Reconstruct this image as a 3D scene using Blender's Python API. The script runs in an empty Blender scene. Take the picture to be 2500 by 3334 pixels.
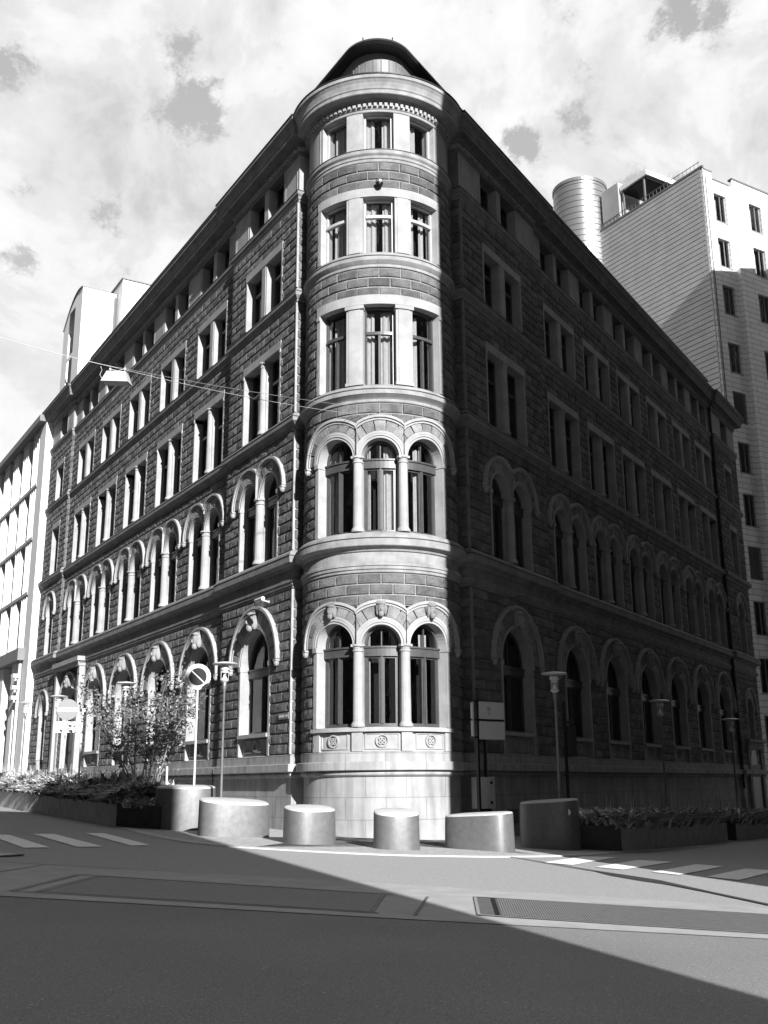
import bpy, math, random
from math import sin, cos, pi, radians as rad, sqrt
from mathutils import Vector, Matrix
random.seed(7)
C = bpy.context.scene.collection
# ---------------------------------------------------------------- camera
cam = bpy.data.objects.new('camera', bpy.data.cameras.new('camera')); C.objects.link(cam)
cam.data.sensor_fit = 'VERTICAL'; cam.data.sensor_height = 36.0
cam.data.lens = 3390.47/3334*36; cam.data.clip_end = 3000; cam.data.clip_start = .05
cam.matrix_world = Matrix.Translation((0, 0, 1.6)) @ Matrix.Rotation(rad(90+14.615), 4, 'X') @ Matrix.Rotation(rad(-.4266), 4, 'Z')
bpy.context.scene.camera = cam
# ---------------------------------------------------------------- light
AZ, EL = rad(158), rad(22.5)
SUN = Vector((sin(AZ)*cos(EL), cos(AZ)*cos(EL), sin(EL)))
ld = bpy.data.lights.new('sun', 'SUN'); ld.energy = 5.0; ld.angle = rad(.5); ld.color = (1, 1, 1)
lo = bpy.data.objects.new('sun', ld); C.objects.link(lo)
lo.rotation_euler = (-SUN).to_track_quat('-Z', 'Y').to_euler(); lo.location = (20, -30, 40)
vs = bpy.context.scene.view_settings
vs.view_transform = 'Standard'; vs.look = 'None'; vs.gamma = 1; vs.use_curve_mapping = False; vs.exposure = 1.0
w = bpy.data.worlds.new('World'); bpy.context.scene.world = w; w.use_nodes = True
nt = w.node_tree; nt.nodes.clear(); N = nt.nodes.new; K = nt.links.new
def nd(t, **k):
    n = N(t)
    for a, b in k.items(): setattr(n, a, b)
    return n
out = nd('ShaderNodeOutputWorld'); bg = nd('ShaderNodeBackground'); K(bg.outputs[0], out.inputs[0])
sky = nd('ShaderNodeTexSky', sky_type='NISHITA', sun_disc=False, sun_elevation=EL, sun_rotation=AZ)
bw = nd('ShaderNodeRGBToBW'); K(sky.outputs[0], bw.inputs[0])
tc = nd('ShaderNodeTexCoord')
OPEN = [(-.311,.749,.585,.020),(-.164,.764,.624,.019),(-.163,.801,.577,.03),(-.148,.813,.563,.016),(.253,.740,.624,.025),(.280,.737,.615,.018),(.185,.781,.596,.014),(.174,.806,.563,.018),
 (.210,.806,.552,.016),(.127,.822,.555,.018),(.221,.826,.520,.016),(.262,.817,.512,.016),(-.251,.833,.493,.021),(-.316,.835,.450,.018),(-.309,.807,.503,.014),
 (.1,-.35,.93,.42),(.97,-.1,.2,.22),(.75,-.5,.45,.34),(-.85,-.25,.45,.38),(.3,-.9,.3,.4),(-.45,-.8,.4,.4),(-.85,.2,.5,.14)]  # the large ones lie out of view, added to cut ambient light
# clouds: broken bright cover with a few blue openings in view
def noise(scale, det, rough, off, dist=0):
    m = nd('ShaderNodeMapping'); m.inputs['Location'].default_value = off; K(tc.outputs['Generated'], m.inputs[0])
    n = nd('ShaderNodeTexNoise'); n.inputs['Scale'].default_value = scale; n.inputs['Detail'].default_value = det
    n.inputs['Roughness'].default_value = rough; n.inputs['Distortion'].default_value = dist; K(m.outputs[0], n.inputs[0]); return n
def ramp(src, pts):
    r = nd('ShaderNodeValToRGB'); e = r.color_ramp.elements
    while len(e) < len(pts): e.new(.5)
    for q_, (p, c) in zip(e, pts): q_.position = p; q_.color = (c, c, c, 1)
    K(src.outputs[0], r.inputs[0]); return r
n1 = noise(13, 13, .74, (2.3, 5.15, .4), .2)
bias = None
for (bx_, by_, bz_, br_) in OPEN:
    dn = nd('ShaderNodeVectorMath', operation='DISTANCE'); nv = nd('ShaderNodeVectorMath', operation='NORMALIZE'); K(tc.outputs['Generated'], nv.inputs[0]); K(nv.outputs[0], dn.inputs[0]); dn.inputs[1].default_value = (bx_, by_, bz_)
    mr = nd('ShaderNodeMapRange'); mr.interpolation_type = 'SMOOTHSTEP'; mr.inputs[1].default_value = 0; mr.inputs[2].default_value = br_*(2.1 if br_ < .1 else 2.7); mr.inputs[3].default_value = .2 if br_ < .1 else .3; mr.inputs[4].default_value = 0; K(dn.outputs['Value'], mr.inputs[0])
    if bias is None: bias = mr.outputs[0]
    else:
        ad = nd('ShaderNodeMath', operation='MAXIMUM'); K(bias, ad.inputs[0]); K(mr.outputs[0], ad.inputs[1]); bias = ad.outputs[0]
sb = nd('ShaderNodeMath', operation='SUBTRACT'); K(n1.outputs[0], sb.inputs[0]); K(bias, sb.inputs[1])
cover = ramp(sb, [(.29, 0), (.335, .5), (.37, .88), (.42, 1)])
n2 = noise(7.5, 12, .6, (1.1, 3.2, 3.1), .25)
bill = ramp(n2, [(.36, .37), (.44, .455), (.49, .485), (.525, .53), (.60, .57)])
gap = nd('ShaderNodeMath', operation='MULTIPLY_ADD'); K(bw.outputs[0], gap.inputs[0]); gap.inputs[1].default_value = .05; gap.inputs[2].default_value = .215
sepn = nd('ShaderNodeSeparateXYZ'); K(tc.outputs['Generated'], sepn.inputs[0])
deep = nd('ShaderNodeMapRange'); deep.interpolation_type = 'SMOOTHSTEP'; deep.inputs[1].default_value = .15; deep.inputs[2].default_value = .6; deep.inputs[3].default_value = .16; deep.inputs[4].default_value = 1; K(sepn.outputs[1], deep.inputs[0])  # openings in the unseen sky darkened to lower the ambient light
gap2 = nd('ShaderNodeMath', operation='MULTIPLY'); K(gap.outputs[0], gap2.inputs[0]); K(deep.outputs[0], gap2.inputs[1]); gap = gap2
mx = nd('ShaderNodeMix'); K(cover.outputs[0], mx.inputs[0]); K(gap.outputs[0], mx.inputs[2]); K(bill.outputs[0], mx.inputs[3])
K(mx.outputs[0], bg.inputs[0]); bg.inputs[1].default_value = .88

# ---------------------------------------------------------------- materials (the photograph is black and white)
def mat(name, col, rough=.8, metal=0, var=.2, vscale=3, bump=0, bscale=20, bdist=.02, det=6, coord='POS', spec=.3, extra=None):
    m = bpy.data.materials.new(name); m.use_nodes = True; t = m.node_tree; P = t.nodes['Principled BSDF']
    P.inputs['Roughness'].default_value = rough; P.inputs['Metallic'].default_value = metal
    P.inputs['Specular IOR Level'].default_value = spec
    g = t.nodes.new('ShaderNodeNewGeometry'); src = g.outputs['Position']
    if coord == 'OBJ': src = t.nodes.new('ShaderNodeTexCoord').outputs['Object']
    lo_, hi = col*(1-var), col*(1+var)
    n = t.nodes.new('ShaderNodeTexNoise'); n.inputs['Scale'].default_value = vscale; n.inputs['Detail'].default_value = 8; n.inputs['Roughness'].default_value = .65
    t.links.new(src, n.inputs[0])
    r = t.nodes.new('ShaderNodeValToRGB'); r.color_ramp.elements[0].position = .3; r.color_ramp.elements[1].position = .7
    r.color_ramp.elements[0].color = (lo_, lo_, lo_, 1); r.color_ramp.elements[1].color = (hi, hi, hi, 1)
    t.links.new(n.outputs[0], r.inputs[0]); t.links.new(r.outputs[0], P.inputs['Base Color'])
    if bump:
        b = t.nodes.new('ShaderNodeBump'); b.inputs['Strength'].default_value = bump; b.inputs['Distance'].default_value = bdist
        n2 = t.nodes.new('ShaderNodeTexNoise'); n2.inputs['Scale'].default_value = bscale; n2.inputs['Detail'].default_value = det; n2.inputs['Roughness'].default_value = .7
        t.links.new(src, n2.inputs[0]); t.links.new(n2.outputs[0], b.inputs['Height']); t.links.new(b.outputs[0], P.inputs['Normal'])
    if extra: extra(m, t, P, r, src)
    return m
def glassmat(name, body=.02, refl=1.45):
    m = bpy.data.materials.new(name); m.use_nodes = True; t = m.node_tree; t.nodes.clear()
    o = t.nodes.new('ShaderNodeOutputMaterial'); mix = t.nodes.new('ShaderNodeMixShader'); gl = t.nodes.new('ShaderNodeBsdfGlossy')
    tr = t.nodes.new('ShaderNodeBsdfTransparent'); fr = t.nodes.new('ShaderNodeMath'); fr.operation = 'POWER'; fr.inputs[1].default_value = 5.0   # two-sided Schlick reflectance
    dt = t.nodes.new('ShaderNodeVectorMath'); dt.operation = 'DOT_PRODUCT'; gg = t.nodes.new('ShaderNodeNewGeometry'); t.links.new(gg.outputs['Normal'], dt.inputs[0]); t.links.new(gg.outputs['Incoming'], dt.inputs[1])
    ab = t.nodes.new('ShaderNodeMath'); ab.operation = 'ABSOLUTE'; t.links.new(dt.outputs['Value'], ab.inputs[0]); om = t.nodes.new('ShaderNodeMath'); om.operation = 'SUBTRACT'; om.inputs[0].default_value = 1; t.links.new(ab.outputs[0], om.inputs[1]); t.links.new(om.outputs[0], fr.inputs[0])
    gl.inputs['Roughness'].default_value = .01; gl.inputs[0].default_value = (.9, .9, .9, 1); tr.inputs[0].default_value = (.75, .75, .75, 1)
    mu = t.nodes.new('ShaderNodeMath'); mu.operation = 'MULTIPLY_ADD'; mu.inputs[1].default_value = .9; mu.inputs[2].default_value = .07
    t.links.new(fr.outputs[0], mu.inputs[0]); t.links.new(mu.outputs[0], mix.inputs[0])
    n = t.nodes.new('ShaderNodeTexNoise'); n.inputs['Scale'].default_value = 2.2; n.inputs['Detail'].default_value = 1
    g = t.nodes.new('ShaderNodeNewGeometry'); t.links.new(g.outputs['Position'], n.inputs[0])
    b = t.nodes.new('ShaderNodeBump'); b.inputs['Strength'].default_value = .25; b.inputs['Distance'].default_value = .02
    t.links.new(n.outputs[0], b.inputs['Height']); t.links.new(b.outputs[0], gl.inputs['Normal'])
    t.links.new(tr.outputs[0], mix.inputs[1]); t.links.new(gl.outputs[0], mix.inputs[2]); t.links.new(mix.outputs[0], o.inputs[0])
    return m
M = {}
def block_tone(m, t, P, r, src):
    g = t.nodes.new('ShaderNodeNewGeometry'); mr = t.nodes.new('ShaderNodeMapRange'); mr.inputs[3].default_value = .72; mr.inputs[4].default_value = 1.3
    t.links.new(g.outputs['Random Per Island'], mr.inputs[0]); a = t.nodes.new('ShaderNodeMix'); a.data_type = 'RGBA'; a.blend_type = 'MULTIPLY'; a.inputs[0].default_value = 1
    t.links.new(r.outputs[0], a.inputs[6]); t.links.new(mr.outputs[0], a.inputs[7]); t.links.new(a.outputs[2], P.inputs['Base Color'])
def ashlar(m, t, P, r, src):
    sp_ = t.nodes.new('ShaderNodeSeparateXYZ'); cm = t.nodes.new('ShaderNodeCombineXYZ'); t.links.new(src, sp_.inputs[0]); t.links.new(sp_.outputs[0], cm.inputs[0]); t.links.new(sp_.outputs[2], cm.inputs[1])
    br = t.nodes.new('ShaderNodeTexBrick'); br.inputs['Scale'].default_value = 1; br.inputs['Brick Width'].default_value = 1.15; br.inputs['Row Height'].default_value = .61; br.inputs['Mortar Size'].default_value = .011
    br.inputs['Color1'].default_value = (1, 1, 1, 1); br.inputs['Color2'].default_value = (.9, .9, .9, 1); br.inputs['Mortar'].default_value = (.62, .62, .62, 1); t.links.new(cm.outputs[0], br.inputs[0])
    st_ = t.nodes.new('ShaderNodeTexNoise'); st_.inputs['Scale'].default_value = 1.0; st_.inputs['Detail'].default_value = 7; mp = t.nodes.new('ShaderNodeMapping'); mp.inputs['Scale'].default_value = (3.5, 3.5, .5); t.links.new(src, mp.inputs[0]); t.links.new(mp.outputs[0], st_.inputs[0])
    mr = t.nodes.new('ShaderNodeMapRange'); mr.inputs[1].default_value = .35; mr.inputs[2].default_value = .6; mr.inputs[3].default_value = .78; mr.inputs[4].default_value = 1.06; t.links.new(st_.outputs[0], mr.inputs[0])
    a = t.nodes.new('ShaderNodeMix'); a.data_type = 'RGBA'; a.blend_type = 'MULTIPLY'; a.inputs[0].default_value = 1
    t.links.new(r.outputs[0], a.inputs[6]); t.links.new(br.outputs[0], a.inputs[7])
    b = t.nodes.new('ShaderNodeMix'); b.data_type = 'RGBA'; b.blend_type = 'MULTIPLY'; b.inputs[0].default_value = 1
    t.links.new(a.outputs[2], b.inputs[6]); t.links.new(mr.outputs[0], b.inputs[7]); t.links.new(b.outputs[2], P.inputs['Base Color'])
M['rust'] = mat('rock_faced_granite', .14, .9, 0, .4, 2.5, 1.0, 26, .06, 10, extra=block_tone)
M['rust2'] = mat('voussoir_granite', .24, .9, 0, .35, 3.5, 1.0, 20, .05, 9, extra=block_tone)
M['joint'] = mat('granite_joint', .27, .95, 0, .3, 6)
M['stone'] = mat('dressed_stone', .32, .85, 0, .2, 1.6, .35, 60, .006)
M['stone2'] = mat('plinth_stone', .33, .85, 0, .16, 1.3, .3, 50, .006, extra=ashlar)
M['ledge'] = mat('weathered_ledge_stone', .20, .85, 0, .3, 2.0, .4, 50, .006)
M['corn'] = mat('cornice_stone', .16, .85, 0, .3, 2.0, .4, 50, .006)
M['wood'] = mat('dark_window_wood', .06, .4, 0, .2, 5, spec=.5)
M['woodl'] = mat('pale_window_wood', .42, .45, 0, .1, 5)
M['glass'] = glassmat('window_glass')
M['curtain'] = mat('curtain_cloth', .5, .9, 0, .12, 8)
M['room'] = mat('dark_room', .02, .95, 0, .2, 2)
M['roof'] = mat('dark_sheet_roof', .035, .5, .3, .25, 3)
M['seam'] = mat('grey_sheet_metal', .17, .5, .15, .25, 1.2)
M['black'] = mat('black_metal', .02, .4, .3, .2, 5)
M['paleM'] = mat('pale_painted_metal', .6, .35, .2, .08, 5)
M['greyM'] = mat('grey_painted_metal', .2, .4, .4, .15, 5)
M['white'] = mat('white_cladding', .78, .5, 0, .04, 1)
M['render'] = mat('white_render', .7, .8, 0, .05, .6)
M['offg'] = mat('street_building_wall', .2, .9, 0, .2, .5)

def smooth(me, a=35):
    for p in me.polygons: p.use_smooth = True
    try: me.set_sharp_from_angle(angle=rad(a))
    except Exception: pass
class MB:
    def __init__(s, f=None): s.v = []; s.f = []; s.m = []; s.x = f; s.step = None
    def P(s, p): s.v.append(s.x(*p) if s.x else tuple(p)); return len(s.v)-1
    def face(s, pts, m=0): s.f.append([s.P(p) for p in pts]); s.m.append(m)
    def grid(s, G, m=0, cu=False, cv=False):
        I = [[s.P(p) for p in r] for r in G]; nu = len(I); nv = len(I[0])
        for i in range(nu if cu else nu-1):
            for j in range(nv if cv else nv-1):
                s.f.append([I[i][j], I[(i+1) % nu][j], I[(i+1) % nu][(j+1) % nv], I[i][(j+1) % nv]]); s.m.append(m)
    def box(s, x0, x1, y0, y1, z0, z1, m=0):
        n = 1 if not s.step else max(1, int(math.ceil((x1-x0)/s.step)))
        G = [[(x0+(x1-x0)*i/n, y, z) for (y, z) in ((y0, z0), (y0, z1), (y1, z1), (y1, z0))] for i in range(n+1)]
        s.grid(G, m, cv=True)
        s.face(G[0][::-1], m); s.face(G[-1], m)
    def ring(s, cx, cz, r0, r1, y0, y1, a0=0, a1=180, n=20, m=0, clip=None, clip2=None):
        G = []
        for i in range(n+1):
            a = rad(a0+(a1-a0)*i/n); row = []
            for (r, y) in ((r0, y0), (r1, y0), (r1, y1), (r0, y1)):
                x = cx+r*cos(a); z = cz+r*sin(a)
                if clip is not None and x > clip: x = clip
                if clip2 is not None and x < clip2: x = clip2
                row.append((x, y, z))
            G.append(row)
        s.grid(G, m, cv=True); s.face(G[0][::-1], m); s.face(G[-1], m)
    def archfill(s, cx, zb, zs, r, y, m=0, n=14, wave=0):
        A = []; B = []
        for i in range(n+1):
            t = -1+2*i/n; x = cx+r*t; zt = zs+sqrt(max(0, 1-t*t))*r if zs else 0
            yy = y+wave*sin(i*1.9+cx*3); A.append((x, yy, zb)); B.append((x, yy, zt))
        s.grid([A, B], m)
    def rect(s, x0, x1, z0, z1, y, m=0, wave=0, n=None):
        n = n or (12 if (s.step or wave) else 1)
        s.grid([[(x0+(x1-x0)*i/n, y+wave*sin(i*1.7+x0*5), z) for i in range(n+1)] for z in (z0, z1)], m)
    def cyl(s, cx, cy, z0, z1, r0, r1=None, n=14, m=0, caps=True):
        s.rev(cx, cy, [(r0, z0), (r1 if r1 is not None else r0, z1)], n, m, caps)
    def rev(s, cx, cy, prof, n=14, m=0, caps=True, sx=1, sy=1, rot=0):
        G = []
        for r, z in prof:
            row = []
            for i in range(n):
                a = 2*pi*i/n; x = r*cos(a)*sx; y = r*sin(a)*sy
                row.append((cx+x*cos(rot)-y*sin(rot), cy+x*sin(rot)+y*cos(rot), z))
            G.append(row)
        s.grid(G, m, cv=True)
        if caps: s.face(G[0], m); s.face(G[-1], m)
    def tube(s, pts, r, n=6, m=0):
        rings = []
        for i, p in enumerate(pts):
            p = Vector(p); d = (Vector(pts[min(i+1, len(pts)-1)])-Vector(pts[max(i-1, 0)])).normalized()
            u = d.cross(Vector((0, 0, 1)));  u = u.normalized() if u.length > 1e-3 else Vector((1, 0, 0)); v = d.cross(u)
            rr = r[i] if isinstance(r, (list, tuple)) else r
            rings.append([tuple(p+u*rr*cos(2*pi*k/n)+v*rr*sin(2*pi*k/n)) for k in range(n)])
        s.grid(rings, m, cv=True); s.face(rings[0], m); s.face(rings[-1], m)
    def blob(s, c, r, n=8, k=6, m=0, f=None):
        G = []
        for j in range(k+1):
            th = pi*j/k; G.append([])
            for i in range(n):
                a = 2*pi*i/n; p = [c[0]+r[0]*sin(th)*cos(a), c[1]+r[1]*sin(th)*sin(a), c[2]+r[2]*cos(th)]
                G[-1].append(tuple(p))
        s.grid(G, m, cv=True)
    def build(s, name, mats, parent=None, sm=False, mtx=None):
        import bmesh
        me = bpy.data.meshes.new(name); me.from_pydata(s.v, [], s.f)
        mats = mats if isinstance(mats, (list, tuple)) else [mats]
        for q in mats: me.materials.append(q)
        if len(mats) > 1: me.polygons.foreach_set('material_index', s.m)
        bm = bmesh.new(); bm.from_mesh(me); bmesh.ops.remove_doubles(bm, verts=bm.verts, dist=1e-5)
        bmesh.ops.recalc_face_normals(bm, faces=bm.faces); bm.to_mesh(me); bm.free()
        if sm: smooth(me)
        o = bpy.data.objects.new(name, me); C.objects.link(o)
        if parent: o.parent = parent
        if mtx is not None: o.matrix_local = mtx
        return o
def tag(o, label=None, cat=None, group=None, kind=None):
    if label: o['label'] = label
    if cat: o['category'] = cat
    if group: o['group'] = group
    if kind: o['kind'] = kind
    return o
def empty(name, loc, label, cat, group=None, rz=0):
    o = bpy.data.objects.new(name, None); C.objects.link(o); o.location = loc; o.rotation_euler = (0, 0, rz)
    o.empty_display_size = .3; return tag(o, label, cat, group)
def copy_tree(o, parent=None):
    c = o.copy(); C.objects.link(c)
    if parent: c.parent = parent
    for ch in list(o.children): copy_tree(ch, c)
    return c
GX = -.042
def gz(x, y=0):          # pavement / planting datum
    return GX*max(-38, min(38, x))
RK = .95                 # road features
def rz(x): return gz(x)+.08
# ---------------------------------------------------------------- street geometry: frames of the two facades
def V2(a, b): return Vector((a, b))
XL, dL, nL = V2(5.0315, 20), V2(-.52080, .85368), V2(-.85368, -.52080)
XR, dR, nR = V2(-5.4589, 20), V2(.53562, .84446), V2(.84446, -.53562)
TC = V2(-.1, 32.75); TR = 2.45
OL, OR = .15, .17
def q(f, u, o=0):
    X, d, n = (XL, dL, nL) if f == 'L' else (XR, dR, nR)
    return X+d*u+n*o
# ================================================================ GROUND
def ground():
    m = MB(); xs = [-400, -38, 38, 400]; ys = [-400, -40, 0, 60, 150, 600]
    m.grid([[(x, y, rz(x)) for y in ys] for x in xs])
    def ex(mt, t, P, r, src):
        # worn lighter asphalt further out, dark fresh asphalt near; cracks and tyre arcs
        P.inputs['Specular IOR Level'].default_value = .35
        v = t.nodes.new('ShaderNodeTexVoronoi'); v.inputs['Scale'].default_value = 38; t.links.new(src, v.inputs[0])
        rr = t.nodes.new('ShaderNodeValToRGB'); rr.color_ramp.elements[0].position = .10; rr.color_ramp.elements[0].color = (2.4, 2.4, 2.4, 1)
        rr.color_ramp.elements[1].position = .22; rr.color_ramp.elements[1].color = (1, 1, 1, 1); t.links.new(v.outputs['Distance'], rr.inputs[0])
        big = t.nodes.new('ShaderNodeTexNoise'); big.inputs['Scale'].default_value = .35; big.inputs['Detail'].default_value = 5; t.links.new(src, big.inputs[0])
        br = t.nodes.new('ShaderNodeMapRange'); br.inputs[3].default_value = .72; br.inputs[4].default_value = 1.3; t.links.new(big.outputs[0], br.inputs[0])
        a = t.nodes.new('ShaderNodeMix'); a.data_type = 'RGBA'; a.blend_type = 'MULTIPLY'; a.inputs[0].default_value = 1
        t.links.new(r.outputs[0], a.inputs[6]); t.links.new(rr.outputs[0], a.inputs[7])
        b = t.nodes.new('ShaderNodeMix'); b.data_type = 'RGBA'; b.blend_type = 'MULTIPLY'; b.inputs[0].default_value = 1
        t.links.new(a.outputs[2], b.inputs[6]); t.links.new(br.outputs[0], b.inputs[7]); t.links.new(b.outputs[2], P.inputs['Base Color'])
    ma = mat('asphalt', .212, .9, 0, .5, 70, .7, 90, .012, extra=ex)
    tag(m.build('ground', ma), kind='structure')
    # lighter road panel beyond the strip
    mb_ = mat('worn_asphalt', .33, .9, 0, .3, 30, .6, 90, .01)
    pts = [(-60, 118), (-40, 80), (-24, 48), (-14, 26), (-6.9, 19.6), (-.05, 18.15), (5.6, 16.3), (12, 14.6), (22, 26), (38, 55), (55, 90)]
    m = MB(); m.face([(x*RK, y*RK, rz(x*RK)+.004) for x, y in pts]); tag(m.build('roadway', mb_), kind='structure')
ground()
CONC = mat('pale_concrete_strip', .36, .85, 0, .15, 2, .3, 60, .006)
def flat(name, pts, dz, m, kind='structure'):
    b = MB(); b.face([(x*RK, y*RK, rz(x*RK)+dz) for x, y in pts]); o = b.build(name, m)
    if kind: tag(o, kind=kind)
    return o
# concrete strip crossing the street in front
flat('concrete_strip', [(-30, 23.2), (-6.83, 19.45), (-.05, 18.15), (5.6, 16.6), (12, 14.9), (11, 12.1), (4.4, 12.98), (-.04, 13.6), (-5.03, 14.4), (-30, 17.2)], .008, CONC)
dk = mat('patched_asphalt', .25, .9, 0, .2, 20, .6, 90, .01)
flat('asphalt_panel', [(-4.6, 17.6), (-.04, 16.4), (-.2, 14.15), (-4.75, 15.05)], .012, dk)
jm = mat('steel_edge', .13, .6, .3, .2, 10)
b = MB()
for A, B, wd in (((-4.95, 17.62), (-5.1, 15.0), .05), ((-4.6, 17.6), (-4.75, 15.05), .05), ((-4.95, 17.65), (.1, 16.35), .03), ((-5.1, 14.98), (-.1, 14.02), .03), ((-.04, 16.4), (-.2, 14.1), .03), ((.6, 16.2), (.35, 13.95), .02), ((-6, 19.2), (-6.6, 14.9), .02)):
    A = V2(*A)*RK; B = V2(*B)*RK; n = V2(-(B-A).y, (B-A).x).normalized()*wd
    b.face([(p.x, p.y, rz(p.x)+.017) for p in (A-n, B-n, B+n, A+n)])
tag(b.build('panel_joints', jm), kind='structure')
# scattered grit on the near road
b = MB(); random.seed(3)
for i in range(420):
    x = random.uniform(-6, 6); y = random.uniform(7.3, 16); r_ = random.uniform(.004, .013); z = rz(x)+.006
    b.face([(x+r_*cos(a)*random.uniform(.7, 1.2), y+r_*sin(a), z) for a in (0, 1.2, 2.5, 3.8, 5)])
tag(b.build('grit', mat('pale_grit', .5, .9, 0, .3, 9)), 'tiny pale grit specks scattered over the near road', 'grit', kind='stuff')
random.seed(7)
# long steel channel grating, right
def grating():
    b = MB(); A = V2(1.29, 16.48)*RK; B = V2(1.15, 14.15)*RK; C2 = V2(12.6, 13.9)*RK; D = V2(12.0, 11.7)*RK
    d1 = (C2-A)
    def Pt(s, t): p = A+(B-A)*t+(d1+(D-B-d1)*t)*s; return p
    def qd(s0, s1, t0, t1, dz, m):
        b.face([(p.x, p.y, rz(p.x)+dz) for p in (Pt(s0, t0), Pt(s1, t0), Pt(s1, t1), Pt(s0, t1))], m)
    qd(0, 1, 0, 1, .013, 0)
    for t in (0, .97): qd(0, 1, t, t+.03, .019, 1)
    for s in (0, .19*.0+.0): qd(s, s+.004, 0, 1, .022, 1)
    qd(.022, .027, .06, .94, .022, 2)
    n = 330
    for i in range(n):
        s = .03+.965*i/n; qd(s, s+.0012, .05, .95, .018, 1)
    for k in range(20): qd(.03, 1, .05+.045*k, .056+.045*k, .020, 1)
    g = b.build('drain_grating', [mat('grating_recess', .13, .6, .2, .2, 5), mat('grating_steel', .38, .5, .4, .2, 8), M['black']])
    tag(g, 'long steel drain grating set in the pale strip across the road', 'grating')
grating()
# painted shadow of an overhead wire and lamp, running right from the kerb
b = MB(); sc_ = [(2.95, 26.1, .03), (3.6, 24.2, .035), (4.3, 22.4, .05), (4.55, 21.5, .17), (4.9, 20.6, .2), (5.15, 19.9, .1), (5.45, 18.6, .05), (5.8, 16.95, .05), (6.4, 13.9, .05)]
b.grid([[(x*RK-w_, y*RK, rz(x*RK)+.021), (x*RK+w_, y*RK, rz(x*RK)+.021)] for x, y, w_ in sc_]); tag(b.build('wire_shadow_strip', mat('painted_wire_shadow', .05, .6, 0, .3, 20)), kind='structure')
# pavement with kerb
KERB = [(-32, 76.5), (-18.54, 51.89), (-13.28, 42.35), (-8.29, 33.32), (-6.33, 29.24), (-4.57, 26.6), (-2.54, 25.51), (-.06, 25.05), (2.1, 25.59), (3.03, 26.08), (4.94, 27.55), (6.4, 29.6), (13.95, 40.2), (30, 65.5), (50, 97)]
def pavement():
    inner = [q('L', 75, -1), q('L', 20, -1), V2(-.1, 31.5), q('R', 20, -1), q('R', 90, -1)]
    pts = [V2(*k)*RK for k in KERB]
    # smooth kerb
    sm_ = []
    for i in range(len(pts)-1):
        p0 = pts[max(i-1, 0)]; p1 = pts[i]; p2 = pts[i+1]; p3 = pts[min(i+2, len(pts)-1)]
        for k in range(6):
            t = k/6; sm_.append(.5*((2*p1)+(p2-p0)*t+(2*p0-5*p1+4*p2-p3)*t*t+(3*p1-p0-3*p2+p3)*t**3))
    sm_.append(pts[-1])
    def ext(mt, t, P, r, src):
        br = t.nodes.new('ShaderNodeTexBrick'); br.inputs['Scale'].default_value = 5; br.inputs['Mortar Size'].default_value = .06
        br.inputs['Brick Width'].default_value = .6; br.inputs['Row Height'].default_value = .5
        br.inputs['Color1'].default_value = (1, 1, 1, 1); br.inputs['Color2'].default_value = (.75, .75, .75, 1); br.inputs['Mortar'].default_value = (.6, .6, .6, 1)
        t.links.new(src, br.inputs[0]); a = t.nodes.new('ShaderNodeMix'); a.data_type = 'RGBA'; a.blend_type = 'MULTIPLY'; a.inputs[0].default_value = 1
        t.links.new(r.outputs[0], a.inputs[6]); t.links.new(br.outputs[0], a.inputs[7]); t.links.new(a.outputs[2], P.inputs['Base Color'])
    pm = mat('stone_setts', .52, .85, 0, .2, 6, .8, 25, .02, extra=ext)
    km = mat('kerb_stone', .48, .8, 0, .12, 3, .3, 40, .006)
    b = MB(); n = len(sm_)
    cen = V2(-.1, 60)
    ins = []
    for i, p in enumerate(sm_):
        d = (sm_[min(i+1, n-1)]-sm_[max(i-1, 0)]).normalized(); nn = V2(-d.y, d.x)
        if nn.dot(V2(0, 1)) < 0 and abs(d.y) < .9: nn = -nn
        if nn.dot(V2(0, 60)-p) < 0: nn = -nn
        ins.append(p+nn*.32)
    Z = .11
    b.grid([[(p.x, p.y, gz(p.x)-.05) for p in sm_], [(p.x, p.y, gz(p.x)+Z-.02) for p in sm_], [(p.x*.97+i2.x*.03, p.y*.97+i2.y*.03, gz(p.x)+Z) for p, i2 in zip(sm_, ins)], [(i2.x, i2.y, gz(i2.x)+Z) for i2 in ins]])
    tag(b.build('kerb', km), kind='structure')
    b = MB()
    def inr(p):
        # matching inner point towards the building
        best = None
        uL = (p-XL).dot(dL); uR = (p-XR).dot(dR)
        if p.x < -3: return q('L', uL, -1.5)
        if p.x > 3.5: return q('R', uR, -1.5)
        return V2(p.x*.4, 31.8)
    b.grid([[(i2.x, i2.y, gz(i2.x)+Z-.001) for i2 in ins], [(inr(i2).x, inr(i2).y, gz(inr(i2).x)+Z-.001) for i2 in ins]])
    tag(b.build('pavement', pm), kind='structure')
pavement()
ZPAINT = mat('road_paint', .85, .7, 0, .14, 9, .3, 60, .004)
zl = [[(-9.95, 27.2), (-9.52, 27.48), (-7.25, 23.51), (-7.68, 23.09)], [(-9.18, 28.23), (-8.72, 28.58), (-6.34, 24.41), (-6.78, 23.97)], [(-8.13, 29.43), (-7.71, 29.75), (-5.51, 25.47), (-5.87, 25.06)],
      [(-10.75, 26.2), (-10.3, 26.5), (-8.1, 22.5), (-8.55, 22.15)]]
zr = [[(4.86, 27.15), (5.75, 27.4), (4.07, 24.0), (3.5, 24.52)], [(6.1, 26.6), (6.87, 26.35), (4.98, 23.15), (4.5, 23.65)], [(7.27, 25.8), (7.8, 25.4), (5.91, 22.25), (5.5, 22.8)], [(8.14, 24.9), (8.75, 24.6), (6.88, 21.5), (6.4, 22.06)],
      [(9.2, 24.0), (9.8, 23.6), (7.9, 20.6), (7.4, 21.0)]]
b = MB()
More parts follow.
